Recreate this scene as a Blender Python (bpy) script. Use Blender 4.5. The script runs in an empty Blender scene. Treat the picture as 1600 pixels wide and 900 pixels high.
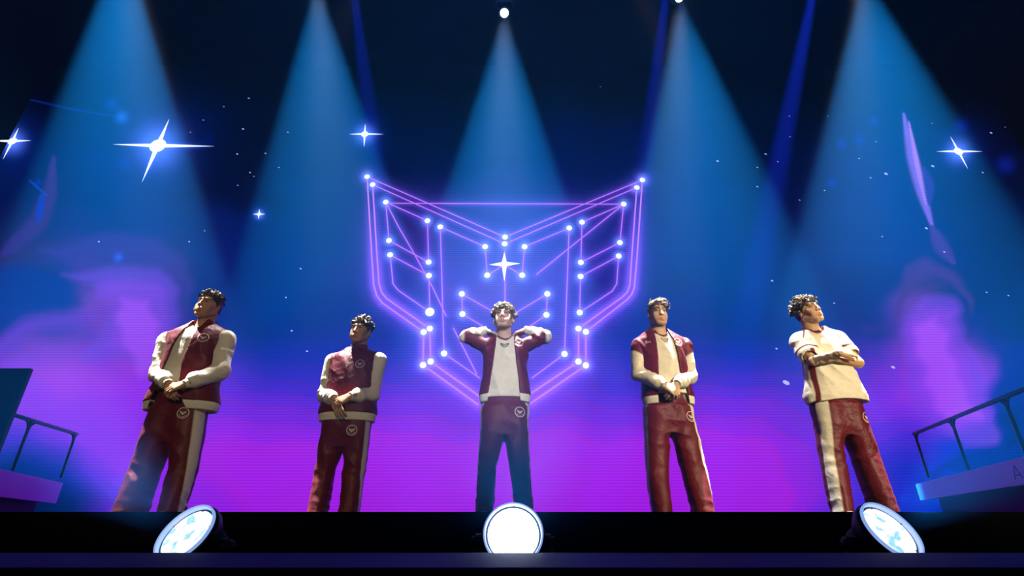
import bpy, bmesh, math, random
import numpy as np
from mathutils import Vector, Matrix
from mathutils.bvhtree import BVHTree

# ------------------------------------------------------------------ camera, light, exposure
SC = bpy.context.scene
C = SC.collection
PI = math.pi
EYE = -0.06                       # lens height against the stage deck (z = 0)
FPX, TILT = 807.0, math.radians(24.75)
CT, ST = math.cos(TILT), math.sin(TILT)

cam = bpy.data.cameras.new('camera'); cam.sensor_width = 36.0; cam.lens = FPX / 1600 * 36
cam.clip_start = 0.02; cam.clip_end = 200
camo = bpy.data.objects.new('camera', cam); C.objects.link(camo)
camo.location = (0, 0, EYE); camo.rotation_euler = (PI / 2 + TILT, 0, 0)
SC.camera = camo

vs = SC.view_settings
vs.view_transform = 'Standard'; vs.look = 'None'; vs.gamma = 1.0; vs.use_curve_mapping = False
vs.exposure = 0.0

HAZE = 0.0020                      # haze in the hall, per metre
world = bpy.data.worlds.new('hall_air'); SC.world = world; world.use_nodes = True
wn = world.node_tree.nodes; wn.clear()
wo = wn.new('ShaderNodeOutputWorld'); wb = wn.new('ShaderNodeBackground'); wb.inputs[0].default_value = (0, 0, 0, 1)
wv = wn.new('ShaderNodeVolumeScatter'); wv.inputs['Density'].default_value = HAZE; wv.inputs['Anisotropy'].default_value = 0.0
world.node_tree.links.new(wb.outputs[0], wo.inputs['Surface']); world.node_tree.links.new(wv.outputs[0], wo.inputs['Volume'])

BEAM_BLUE = (0.008, 0.31, 1.0)
DEEP_BLUE = (0.01, 0.03, 1.0)

def spot(name, loc, target, power, color, angle, blend=0.3, radius=0.05, smooth=0.0):
    l = bpy.data.lights.new(name, 'SPOT'); l.energy = power; l.color = color
    l.spot_size = math.radians(angle); l.spot_blend = blend; l.shadow_soft_size = radius
    if smooth:
        l.use_nodes = True
        nt = l.node_tree; em = next(n for n in nt.nodes if n.type == 'EMISSION')
        fo = nt.nodes.new('ShaderNodeLightFalloff'); fo.inputs['Strength'].default_value = 1.0; fo.inputs['Smooth'].default_value = smooth
        nt.links.new(fo.outputs['Quadratic'], em.inputs['Strength'])
    o = bpy.data.objects.new(name, l); C.objects.link(o)
    o.location = loc
    o.rotation_euler = (Vector(target) - Vector(loc)).to_track_quat('-Z', 'Y').to_euler()
    return o

# (lens position of the overhead fixture, floor point its blue beam is aimed at, cone angle, strength)
TOPS = [((-7.50, 6.2, 10.3), (-8.3, 11.0, 2.2), 35, 1.5),
        ((-3.56, 6.2, 8.96), (-3.75, 11.0, 2.6), 40, 1.0),
        ((-0.135, 6.2, 8.10), (-0.15, 11.0, 2.6), 44, 1.0),
        ((3.00, 6.2, 8.50), (4.5, 11.0, 2.6), 42, 1.05),
        ((6.46, 6.2, 9.14), (8.6, 11.0, 2.4), 44, 1.15)]
for (p, t, a, s) in TOPS:
    spot('blue_beam_light', p, t, 170000 * s, BEAM_BLUE, a, 0.25, 0.06, smooth=2.5)
# narrow deep-blue beams crossing behind the players
for (p, t, e) in [((-4.52, 8.2, 15.0), (-1.33, 8.2, 0.2), .55), ((4.39, 8.2, 15.0), (1.35, 8.2, 0.2), .7),
                  ((8.49, 8.2, 15.0), (2.9, 8.2, 0.2), 1.0)]:
    spot('narrow_beam_light', p, t, 2600000 * e, DEEP_BLUE, 3.2, 0.8, 0.04, smooth=12)
# white key lights from above and behind, one pair per player
WARM = (1.0, 0.80, 0.48)
KEYW = (1.0, 0.96, 0.90)
def key(p, t, e, a=13, c=KEYW): spot('key_light', p, t, e * 4.2, c, a, 0.7, 0.10)
key((-5.40, 4.46, 7.45), (-2.70, 4.15, 1.25), 4300, 11)
key((-2.20, 5.10, 7.60), (-2.60, 4.15, 1.25), 700, 10)
key((-2.85, 4.96, 7.15), (-1.40, 4.45, 1.10), 4000, 12)
key((-0.11, 5.05, 6.60), (-0.06, 4.40, 1.15), 4600, 13)
key((2.34, 4.84, 6.60), (1.32, 4.40, 1.10), 4600, 13)
key((4.85, 4.65, 6.84), (2.72, 4.30, 1.10), 3600, 13)
key((1.60, 4.90, 7.60), (2.68, 4.30, 1.20), 1100, 10)
# dim warm front light from unseen spots out in front
spot('front_light', (7.0, -9.0, 3.6), (2.1, 4.4, 1.0), 10500, WARM, 13, 0.6, 0.25)
spot('front_light', (2.0, -10.0, 4.6), (-0.1, 4.4, 1.35), 7500, (1, .97, .92), 7, 0.6, 0.25)
spot('front_light', (1.0, -10.0, 4.0), (-2.0, 4.3, 1.0), 1900, WARM, 14, 0.6, 0.25)

# ------------------------------------------------------------------ helpers
def at(px, py, Y):
    """the point of the hall at depth Y that the photograph shows at pixel (px, py)"""
    u, v = (px - 800) / FPX, (450 - py) / FPX
    k = Y / (CT - v * ST)
    return Vector((u * k, Y, EYE + (ST + v * CT) * k))

def link(name, me, mat=None, parent=None, smooth=True):
    o = bpy.data.objects.new(name, me); C.objects.link(o)
    if mat is not None:
        for m in (mat if isinstance(mat, (list, tuple)) else [mat]): me.materials.append(m)
    if parent is not None: o.parent = parent
    if smooth: me.polygons.foreach_set('use_smooth', [True] * len(me.polygons))
    return o

def tag(o, label=None, cat=None, group=None, kind=None):
    if label: o['label'] = label
    if cat: o['category'] = cat
    if group: o['group'] = group
    if kind: o['kind'] = kind
    return o

def empty(name, loc, rot=(0, 0, 0)):
    o = bpy.data.objects.new(name, None); C.objects.link(o); o.location = loc; o.rotation_euler = rot
    o.empty_display_size = 0.1
    return o

class MB:
    """collects simple solids into one mesh"""
    def __init__(s): s.bm = bmesh.new()
    def box(s, lo, hi, bev=0.0, M=None):
        g = bmesh.ops.create_cube(s.bm, size=1.0)['verts']
        c = [(a + b) / 2 for a, b in zip(lo, hi)]; d = [b - a for a, b in zip(lo, hi)]
        for v in g:
            v.co = Vector([c[i] + v.co[i] * d[i] for i in range(3)])
        if bev:
            es = {e for v in g for e in v.link_edges}
            r = bmesh.ops.bevel(s.bm, geom=list(es), offset=bev, segments=2, affect='EDGES', profile=0.5)
            g = list({v for f in r['faces'] for v in f.verts} | {v for v in g if v.is_valid})
        if M is not None:
            for v in g: v.co = M @ v.co
        return s
    def tube(s, pts, r, n=12, cap=True):
        pts = [Vector(p) for p in pts]; rs = r if isinstance(r, (list, tuple)) else [r] * len(pts)
        rings = []
        up = None
        for i, p in enumerate(pts):
            d = (pts[min(i + 1, len(pts) - 1)] - pts[max(i - 1, 0)]).normalized()
            if up is None: up = Vector((0, 0, 1)) if abs(d.z) < .9 else Vector((1, 0, 0))
            a = d.cross(up).normalized(); b = d.cross(a).normalized(); up = -b if b.dot(up) < 0 else b
            rings.append([s.bm.verts.new(p + (a * math.cos(2 * PI * k / n) + b * math.sin(2 * PI * k / n)) * rs[i]) for k in range(n)])
        for i in range(len(rings) - 1):
            for k in range(n):
                s.bm.faces.new((rings[i][k], rings[i][(k + 1) % n], rings[i + 1][(k + 1) % n], rings[i + 1][k]))
        if cap:
            s.bm.faces.new(rings[0][::-1]); s.bm.faces.new(rings[-1])
        return s
    def lathe(s, prof, M=None, n=48):
        """prof: (radius, height) points turned about local z"""
        M = M or Matrix(); rings = []
        for (r, z) in prof:
            if r <= 1e-6: rings.append([s.bm.verts.new(M @ Vector((0, 0, z)))])
            else: rings.append([s.bm.verts.new(M @ Vector((r * math.cos(2 * PI * k / n), r * math.sin(2 * PI * k / n), z))) for k in range(n)])
        for a, b in zip(rings, rings[1:]):
            for k in range(n):
                q = [a[k % len(a)], a[(k + 1) % len(a)], b[(k + 1) % len(b)], b[k % len(b)]]
                q = list(dict.fromkeys(q))
                if len(q) > 2: s.bm.faces.new(q)
        return s
    def poly(s, pts, M=None, thick=0.0):
        M = M or Matrix()
        vs_ = [s.bm.verts.new(M @ Vector(p)) for p in pts]
        s.bm.faces.new(vs_)
        return s
    def build(s, name, mat, parent=None, smooth=False):
        bmesh.ops.recalc_face_normals(s.bm, faces=s.bm.faces)
        me = bpy.data.meshes.new(name); s.bm.to_mesh(me); s.bm.free()
        return link(name, me, mat, parent, smooth)

def mat(name, col, rough=0.6, metal=0.0, emit=None, es=1.0, spec=None, bump=None):
    m = bpy.data.materials.new(name); m.use_nodes = True
    b = m.node_tree.nodes['Principled BSDF']
    b.inputs['Base Color'].default_value = (*col, 1); b.inputs['Roughness'].default_value = rough; b.inputs['Metallic'].default_value = metal
    if spec is not None: b.inputs['Specular IOR Level'].default_value = spec
    if emit: b.inputs['Emission Color'].default_value = (*emit, 1); b.inputs['Emission Strength'].default_value = es
    if bump:
        nt = m.node_tree; n = nt.nodes.new('ShaderNodeTexNoise'); n.inputs['Scale'].default_value = bump[0]; n.inputs['Detail'].default_value = 4
        bp = nt.nodes.new('ShaderNodeBump'); bp.inputs['Strength'].default_value = bump[1]; bp.inputs['Distance'].default_value = 0.002
        tc = nt.nodes.new('ShaderNodeTexCoord'); nt.links.new(tc.outputs['Object'], n.inputs['Vector'])
        nt.links.new(n.outputs['Fac'], bp.inputs['Height']); nt.links.new(bp.outputs[0], b.inputs['Normal'])
    return m

def s2l(c):
    c = np.asarray(c, float) / 255.0
    return np.where(c <= 0.04045, c / 12.92, ((c + 0.055) / 1.055) ** 2.4)

M_BLACK = mat('black_stage_paint', (0.0015, 0.0015, 0.002), 0.7, spec=0.06, bump=(60, 0.3))
M_DECKLIP = mat('lip_blue_glow', (0.02, 0.03, 0.30), 0.7, spec=0.05, bump=(90, 0.15))  # blue lamp glow on the riser top put into the base colour
M_DRAPE = mat('black_drape', (0.001, 0.001, 0.001), 0.95, spec=0.05)
M_HOUSING = mat('black_plastic', (0.012, 0.012, 0.014), 0.4, spec=0.5)
M_RAIL = mat('dark_painted_steel', (0.010, 0.012, 0.016), 0.4, spec=0.5)
M_PANEL = mat('dark_panel', (0.012, 0.02, 0.03), 0.6)
M_FASCIA_PINKLIT = mat('magenta_lit_fascia', (0.80, 0.22, 0.75), 0.5)  # pinker base stands in for magenta light on the left fascia
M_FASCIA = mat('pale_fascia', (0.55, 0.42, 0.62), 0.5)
M_RING = mat('lit_bezel', (0.75, 0.8, 0.9), 0.35, emit=(0.30, 0.48, 1.0), es=0.75)  # emission stands in for lens light on the rim
M_TRUSS = mat('black_truss', (0.01, 0.01, 0.01), 0.5)

# ------------------------------------------------------------------ the setting
fl = MB(); fl.box((-14, 2.6, -0.60), (14, 11.3, 0.0)); floor = fl.build('floor', M_BLACK); tag(floor, kind='structure')
g = MB(); g.box((-16, -2, -0.62), (16, 12.5, -0.60)); tag(g.build('floor_hall', M_BLACK), kind='structure')
bk = MB(); bk.box((-18, 11.6, -0.6), (18, 11.7, 18)); tag(bk.build('wall_back', M_DRAPE), kind='structure')
# the low dark lip in front of the footlights
lip = empty('stage_riser', (0, 1.9, -0.60))
b = MB(); b.box((-6, -0.62, 0), (6, 0, 0.452), 0.004); b.build('body', M_BLACK, lip)
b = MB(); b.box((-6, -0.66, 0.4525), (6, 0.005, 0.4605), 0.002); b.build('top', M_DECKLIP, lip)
tag(lip, 'low dark riser with a flat top tinted with blue glow running across in front of the footlights', 'stage riser')

# ------------------------------------------------------------------ LED screen
YS = 11.0
def seg_d(PX, PY, a, b):
    ax, ay = a; bx, by = b; dx, dy = bx - ax, by - ay
    h = np.clip(((PX - ax) * dx + (PY - ay) * dy) / (dx * dx + dy * dy), 0, 1)
    return np.hypot(PX - ax - h * dx, PY - ay - h * dy), h

GRID = {  # screen colour (8-bit) down the rows, from column to column of the picture the wall shows
 -60: [(0, (0,0,0)), (1600, (0,0,0))],
 130: [(0, (0,0,0)), (1600, (0,0,0))],
 165: [(0, (0,0,22)), (800, (0,4,26)), (1600, (0,0,14))],
 200: [(0, (0,0,40)), (200, (0,8,60)), (400, (0,0,26)), (600, (0,0,34)), (800, (0,5,50)), (1000, (0,0,60)), (1200, (0,0,26)), (1400, (0,10,70)), (1600, (0,0,24))],
 250: [(0, (0,0,60)), (100, (0,10,80)), (200, (0,25,100)), (350, (0,0,30)), (450, (0,10,60)), (600, (0,0,50)), (800, (0,10,80)), (1000, (0,5,80)), (1100, (0,20,80)), (1200, (0,0,40)), (1400, (0,20,100)), (1500, (0,0,60)), (1600, (0,0,40))],
 300: [(0, (0,0,80)), (100, (8,15,100)), (200, (0,35,120)), (300, (0,25,90)), (360, (0,5,50)), (450, (0,30,90)), (600, (8,8,95)), (700, (20,20,120)), (800, (25,40,130)), (900, (10,15,120)), (1000, (0,20,120)), (1100, (0,35,110)), (1200, (0,10,70)), (1300, (0,20,100)), (1400, (0,30,140)), (1500, (0,8,90)), (1600, (0,0,50))],
 350: [(0, (14,0,90)), (100, (20,30,130)), (200, (8,45,145)), (300, (0,38,125)), (400, (0,35,115)), (500, (0,35,120)), (600, (30,10,130)), (700, (40,50,170)), (800, (45,80,195)), (900, (30,40,170)), (1000, (0,30,140)), (1100, (0,38,125)), (1200, (0,20,100)), (1300, (0,30,130)), (1400, (0,38,150)), (1500, (0,15,110)), (1600, (0,0,65))],
 400: [(0, (46,0,105)), (60, (50,16,130)), (100, (58,42,160)), (200, (58,48,165)), (270, (50,34,140)), (300, (0,38,140)), (400, (0,35,130)), (500, (0,35,135)), (600, (44,14,150)), (700, (60,48,195)), (800, (66,78,220)), (900, (50,40,190)), (1000, (0,24,150)), (1100, (0,30,130)), (1200, (0,26,120)), (1300, (0,30,135)), (1380, (0,30,150)), (1430, (14,24,145)), (1500, (0,16,120)), (1600, (0,0,80))],
 440: [(0, (36,8,112)), (50, (16,20,120)), (100, (14,28,130)), (140, (80,44,180)), (200, (112,66,208)), (250, (92,52,190)), (285, (56,24,140)), (305, (0,36,145)), (400, (0,34,135)), (500, (0,34,140)), (600, (30,20,160)), (700, (84,58,215)), (800, (84,72,225)), (900, (70,48,210)), (1000, (0,24,150)), (1100, (0,28,130)), (1200, (0,26,125)), (1300, (0,26,130)), (1395, (0,24,140)), (1420, (58,16,120)), (1470, (70,22,130)), (1520, (6,24,125)), (1600, (0,8,95))],
 475: [(0, (30,16,126)), (60, (14,20,130)), (110, (40,30,155)), (150, (130,66,215)), (200, (150,76,232)), (255, (104,56,205)), (290, (20,36,150)), (320, (0,36,150)), (400, (0,34,145)), (500, (0,32,150)), (600, (14,20,160)), (700, (80,50,215)), (800, (90,70,228)), (900, (66,40,210)), (1000, (0,20,160)), (1200, (0,24,135)), (1390, (0,22,145)), (1420, (92,46,190)), (1460, (140,70,225)), (1500, (60,40,180)), (1530, (0,22,130)), (1600, (0,10,105))],
 510: [(0, (40,24,160)), (60, (80,34,190)), (110, (100,50,215)), (160, (146,62,232)), (210, (168,84,245)), (250, (126,60,222)), (285, (44,36,180)), (320, (10,26,150)), (400, (8,24,150)), (500, (6,22,160)), (600, (14,14,165)), (700, (70,40,205)), (800, (80,50,215)), (900, (70,34,205)), (1000, (0,12,165)), (1200, (6,18,140)), (1370, (10,14,150)), (1410, (100,40,205)), (1450, (176,78,245)), (1480, (150,70,230)), (1520, (30,30,160)), (1560, (4,20,120)), (1600, (0,10,105))],
 550: [(0, (120,36,215)), (60, (150,44,232)), (150, (150,40,235)), (220, (160,56,240)), (280, (110,36,220)), (330, (50,20,190)), (400, (30,14,180)), (500, (24,10,185)), (600, (40,8,185)), (700, (90,30,210)), (800, (100,36,218)), (900, (80,20,205)), (1000, (20,6,180)), (1200, (34,10,180)), (1300, (44,12,185)), (1370, (80,24,205)), (1420, (146,48,232)), (1460, (172,74,244)), (1510, (130,50,222)), (1545, (34,20,165)), (1600, (0,16,120))],
 590: [(0, (150,44,236)), (100, (160,42,242)), (220, (150,34,238)), (320, (90,20,215)), (400, (60,8,200)), (500, (58,6,202)), (600, (70,6,200)), (700, (96,14,212)), (900, (90,12,212)), (1000, (46,4,192)), (1200, (70,8,200)), (1300, (80,10,208)), (1400, (140,36,234)), (1480, (160,58,242)), (1530, (132,44,226)), (1560, (40,18,172)), (1600, (0,18,128))],
 640: [(0, (130,34,232)), (100, (152,34,240)), (220, (150,26,240)), (320, (110,14,225)), (500, (112,6,222)), (700, (124,8,226)), (1000, (110,6,222)), (1200, (120,8,222)), (1300, (104,8,220)), (1400, (130,24,234)), (1480, (136,36,234)), (1540, (120,24,216)), (1568, (24,16,170)), (1600, (0,16,130))],
 690: [(0, (60,16,190)), (60, (84,20,205)), (130, (140,26,236)), (300, (152,14,238)), (500, (158,8,238)), (1000, (160,8,238)), (1200, (158,10,234)), (1280, (120,8,226)), (1400, (84,12,222)), (1460, (58,8,206)), (1510, (20,10,190)), (1560, (0,16,160)), (1600, (0,16,120))],
 740: [(0, (4,8,110)), (90, (14,14,140)), (135, (90,20,210)), (200, (144,16,238)), (400, (164,6,236)), (1000, (166,4,236)), (1200, (164,8,234)), (1270, (128,6,226)), (1350, (60,8,214)), (1420, (20,10,190)), (1500, (0,20,160)), (1600, (0,14,100))],
 800: [(0, (0,6,50)), (100, (0,10,90)), (150, (60,12,170)), (180, (130,8,222)), (400, (158,2,232)), (1000, (160,2,232)), (1220, (158,4,230)), (1300, (90,6,215)), (1370, (20,8,200)), (1450, (0,20,180)), (1600, (0,14,110))],
 900: [(0, (0,4,40)), (180, (120,8,215)), (400, (150,2,228)), (1250, (150,4,226)), (1400, (0,8,180)), (1600, (0,10,90))]}

def cr(q): return (540 + q[0] / 2.196, 250 + q[1] / 2.196)
DOTS = [(74,58),(93,85),(138,145),(281,209),(325,230),(149,277),(153,326),(285,351),(286,397),(268,591),(289,579),(266,704),
        (292,692),(338,664),(399,460),(401,529),(479,298),(486,396),(547,265),(546,288),(614,298),(606,396),(692,460),(689,532),
        (767,234),(811,214),(954,152),(1018,69),(999,95),(941,284),(937,330),(807,352),(806,400),(803,524),(799,579),(824,590),
        (799,692),(824,705),(751,666)]
BIGDOT = (289, 522)
BOLD = [[(74,58),(90,330),(97,430),(107,465),(125,490),(268,591),(266,704),(455,840)],
        [(93,85),(108,330),(115,425),(124,455),(140,475),(289,579),(292,692),(465,815)],
        [(1018,69),(1000,330),(990,440),(981,462),(965,480),(824,590),(824,705),(635,835)],
        [(999,95),(982,330),(975,430),(966,455),(950,470),(799,579),(799,692),(630,805)]]
THIN = [[(74,58),(547,265),(1018,69)], [(93,85),(546,288),(999,95)],
        [(138,145),(281,209),(285,351),(149,277),(138,145)], [(954,152),(811,214),(807,352),(941,284),(954,152)],
        [(153,326),(286,397),(289,522),(180,447),(163,425),(153,326)], [(937,330),(806,400),(803,524),(915,450),(930,425),(937,330)],
        [(325,230),(479,298),(486,396),(545,360),(606,396),(614,298),(767,234)],
        [(325,230),(338,664),(460,748)], [(767,234),(751,666),(640,748)],
        [(505,520),(399,460),(401,529),(470,570)], [(583,525),(692,460),(689,532),(630,572)],
        [(547,308),(547,490)], [(150,149),(940,152)], [(138,145),(182,230),(240,330),(300,440),(345,535)], [(954,152),(655,393)],
        [(370,577),(450,735)]]
STARS = [((247,228), 17, [((176,226),(336,229),5.0), ((265,186),(222,286),5.5)]), ((20,221), 9, [((-20,220),(50,220),3.4), ((30,200),(5,250),3.2)]),
         ((570,210), 7.5, [((545,210),(600,210),2.6), ((571,194),(569,230),2.6)]), ((1497,237), 9, [((1462,237),(1535,237),3.2), ((1484,213),(1512,265),2.8)]),
         ((405,335), 3.6, [((395,335),(415,335),1.6), ((406,327),(404,343),1.6)])]
SPECKS = [(389,154,1.5),(350,167,1.3),(318,188,1.3),(380,202,1.6),(371,241,1.4),(298,207,1),(391,270,1.2),(397,276,1),(372,290,1.1),(320,361,1),(296,378,1.2),
          (155,378,1.3),(436,262,1),(415,240,1.3),(450,207,1.2),(938,136,1),(1121,252,1.7),(1183,262,1.1),(1183,292,1.2),(1196,241,1.6),(1215,253,1.1),
          (1233,182,1.1),(1234,214,1.1),(1293,182,0.9),(1342,248,1.2),(1360,278,1.2),(1384,272,2.3),(1288,298,1.1),(1249,313,1.1),(1368,222,1),(1378,370,1),
          (1456,193,.9),(1457,260,2.0),(1535,270,1.3),(1548,208,1.7),(1447,357,1.8),(1475,394,1.2),(1206,439,1.4),(1303,474,1),(1541,457,1),(1575,462,1),
          (470,420,1.2),(456,517,1.2),(480,549,1.2),(447,465,1),(1228,598,3.4),(1395,574,2.0),(1570,199,.9),(1213,545,1.2)]
SOFT = [(190,183,9,(20,90,190)),(175,163,10,(4,40,110)),(195,255,10,(0,30,90)),(325,218,8,(0,6,60)),(1502,197,10,(4,20,120)),(1571,258,13,(4,24,120)),
        (1365,190,7,(0,30,110)),(1315,225,8,(0,24,110)),(1343,219,9,(0,24,110)),(1300,285,7,(0,24,110)),(185,402,7,(30,70,190)),(60,285,5,(0,20,130)),
        (100,585,45,(26,22,10)),(800,500,70,(26,40,30)),(790,413,30,(40,60,70)),(700,360,40,(8,22,30)),(870,350,40,(8,22,30))]

def screen_colour(PX, PY):
    # slow warps bend the colour fields the way the wall's picture swirls
    wx = PX + 16 * np.sin(PY / 33.0 + 0.6 * np.sin(PX / 61.0)) + 7 * np.sin(PY / 13.0 + PX / 90.0)
    wy = PY + 9 * np.sin(PX / 41.0 + 0.8 * np.sin(PY / 37.0)) + 4 * np.sin(PX / 17.0)
    ys = sorted(GRID); cols = np.zeros(PX.shape + (3,))
    rows = []
    for y in ys:
        r = GRID[y]; xs = [a for a, _ in r]
        rows.append(np.stack([np.interp(wx, xs, [c[i] for _, c in r]) for i in range(3)], -1))
    for k in range(len(ys) - 1):
        m = (wy >= ys[k]) & (wy < ys[k + 1])
        t = ((wy - ys[k]) / (ys[k + 1] - ys[k]))[..., None]
        t = t * t * (3 - 2 * t) * 0.5 + t * 0.5
        cols = np.where(m[..., None], rows[k] * (1 - t) + rows[k + 1] * t, cols)
    cols = np.where((wy >= ys[-1])[..., None], rows[-1], cols)
    # terraces: thin reddish rims where the swirl steps from one tone to the next
    s = cols[..., 0] / 24.0
    rim = np.exp(-((s % 1.0 - 0.5) / 0.13) ** 2) * np.clip((cols[..., 0] - 16) / 60, 0, 1) * np.clip((PY - 330) / 60, 0, 1)
    cols[..., 0] += 7 * rim; cols[..., 2] -= 8 * rim
    step = (np.floor(s) + 0.5 + 0.5 * np.tanh(((s % 1.0) - 0.5) * 7) - s) * 24.0
    cols[..., 0] += 0.45 * step
    lin = s2l(np.clip(cols, 0, 255))
    lin[..., 1] *= 0.62
    lin *= np.interp(PY, [150, 260, 330, 520, 610], [1, .7, .56, .58, .93])[..., None]
    def soft(d, w): return np.exp(-(d / w) ** 2)[..., None]
    # lavender flame and dark-red wisps
    def ribbon(pts, w0, w1, col, top=None):
        nonlocal lin
        best = np.full(PX.shape, 1e9); n = len(pts) - 1
        for i in range(n):
            d, h = seg_d(PX, PY, pts[i], pts[i + 1])
            t = (i + h) / n
            w = w0 + (w1 - w0) * np.sin(np.clip(t, 0, 1) * PI)
            best = np.minimum(best, d / w)
        k = np.exp(-best ** 4)[..., None]
        lin = lin * (1 - k) + np.asarray(s2l(col)) * k
    ribbon([(1412,178),(1424,240),(1440,300),(1458,358)], 2, 9, (120,90,215))
    ribbon([(1420,190),(1434,262),(1447,320)], 1, 4, (170,120,245))
    ribbon([(1444,262),(1452,290),(1452,320)], 2, 8, (40,24,140))
    ribbon([(1456,355),(1470,385),(1490,410)], 4, 12, (60,24,130))
    ribbon([(84,245),(78,300),(62,345),(20,385),(0,400)], 3, 15, (48,8,108))
    ribbon([(66,305),(60,345)], 3, 5, (10,40,180))
    ribbon([(46,282),(74,306)], 1.0, 1.4, (20,60,190))
    ribbon([(30,152),(110,170),(180,182)], 0.8, 1.4, (6,30,130))
    def patch(poly, col, alpha, w=7.0):
        nonlocal lin
        x = PX + 5 * np.sin(PY / 19.0) + 3 * np.sin(PY / 7.0 + PX / 30.0); y = PY + 5 * np.sin(PX / 23.0)
        best = np.full(PX.shape, 1e9); ins = np.zeros(PX.shape, bool); n = len(poly)
        for i in range(n):
            a, b_ = poly[i], poly[(i + 1) % n]; best = np.minimum(best, seg_d(x, y, a, b_)[0])
            c = ((a[1] > y) != (b_[1] > y)) & (x < (b_[0] - a[0]) * (y - a[1]) / ((b_[1] - a[1]) or 1e-9) + a[0]); ins ^= c
        d = np.where(ins, -best, best); k = (alpha * np.clip(0.5 - d / (2 * w), 0, 1))[..., None]
        lin = lin * (1 - k) + s2l(col) * np.array([1, .6, 1]) * k
    # left-hand swirl: bright folds round a dark tongue
    patch([(70,392),(150,368),(250,370),(286,398),(296,440),(300,520),(250,470),(200,405),(120,410)], (54,34,140), .6)
    patch([(98,425),(180,422),(245,415),(264,430),(278,470),(288,530),(230,575),(120,560),(160,520),(190,482),(150,450)], (104,66,212), .6)
    patch([(143,446),(200,440),(245,438),(262,470),(270,530),(200,560),(165,545),(188,500),(150,470)], (134,62,222), .5)
    patch([(185,472),(228,468),(250,500),(258,560),(215,590),(195,540)], (168,84,246), .55)
    patch([(-10,415),(50,424),(98,428),(112,450),(128,472),(100,480),(60,492),(20,515),(-10,532)], (10,26,128), .85, 9)
    patch([(-10,535),(40,505),(90,486),(150,480),(195,486),(150,500),(90,508),(40,530),(-10,560)], (104,34,196), .55, 9)
    # right-hand swirl
    patch([(1398,500),(1402,450),(1416,412),(1446,402),(1482,425),(1512,460),(1522,488),(1494,455),(1455,434),(1424,440),(1410,480)], (66,22,122), .8, 6)
    patch([(1411,540),(1418,490),(1444,462),(1490,470),(1506,490),(1508,530),(1536,585),(1556,640),(1556,690),(1500,700),(1440,650),(1418,590)], (118,56,222), .6)
    patch([(1420,540),(1430,496),(1462,486),(1494,492),(1494,540),(1520,600),(1548,650),(1490,680),(1440,620)], (146,56,230), .5)
    patch([(1430,540),(1438,508),(1465,500),(1482,524),(1480,560),(1504,606),(1536,650),(1480,660),(1450,600)], (176,84,250), .6)
    patch([(1350,512),(1400,504),(1402,516),(1352,526)], (46,20,130), .6)
    patch([(1560,540),(1640,540),(1640,740),(1480,740),(1430,768),(1500,712),(1558,690)], (0,14,126), .8, 6)
    patch([(1568,640),(1600,640),(1590,690),(1572,700)], (0,4,70), .6, 8)
    for (x, y, r, c) in SOFT:
        lin += soft(np.hypot(PX - x, PY - y), r) * s2l(c)
    # glow round the emblem's lines, points and stars
    near = (PX > 540) & (PX < 1040) & (PY > 250) & (PY < 660)
    ex, ey = PX[near], PY[near]; add = np.zeros(ex.shape + (3,)); dmin = np.full(ex.shape, 1e9); dth = dmin.copy()
    for L in BOLD:
        for a, b_ in zip(L, L[1:]): dmin = np.minimum(dmin, seg_d(ex, ey, cr(a), cr(b_))[0])
    for L in THIN:
        for a, b_ in zip(L, L[1:]): dth = np.minimum(dth, seg_d(ex, ey, cr(a), cr(b_))[0])
    low = np.clip((ey - 280) / 160, 0.12, 1)[:, None]
    add += np.exp(-(dmin / 7.0) ** 2)[:, None] * np.array([.20, .07, .75]) * low + np.exp(-(dmin / 20.0) ** 2)[:, None] * np.array([.04, .02, .22]) * low
    add += np.exp(-(dth / 3.6) ** 2)[:, None] * np.array([.07, .02, .28]) + np.exp(-(dth / 12.0) ** 2)[:, None] * np.array([.018, .012, .10])
    dd = np.full(ex.shape, 1e9)
    for q in DOTS + [BIGDOT]:
        p = cr(q); dd = np.minimum(dd, np.hypot(ex - p[0], ey - p[1]))
    add += np.exp(-(dd / 7.5) ** 2)[:, None] * np.array([.16, .28, 1.0]) + np.exp(-(dd / 14) ** 2)[:, None] * np.array([.02, .03, .2])
    # faint field filling the mask's inside
    inside = np.exp(-(((ex - 790) / 150) ** 4 + ((ey - 470) / 140) ** 4))
    add += inside[:, None] * np.array([.03, .03, .16])
    lin[near] += add
    for (c, r, sp) in STARS:
        d = np.hypot(PX - c[0], PY - c[1]); lin += soft(d, r * 1.7) * np.array([.10, .22, 1.1]) + soft(d, r * 4.2) * np.array([0, .01, .12])
        for (a, b_, w) in sp:
            d, h = seg_d(PX, PY, a, b_); lin += soft(d, w * 0.9) * np.array([.02, .07, .7]) * (np.sin(h * PI) ** 2)[..., None]
    return np.clip(lin, 0, 4)

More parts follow.
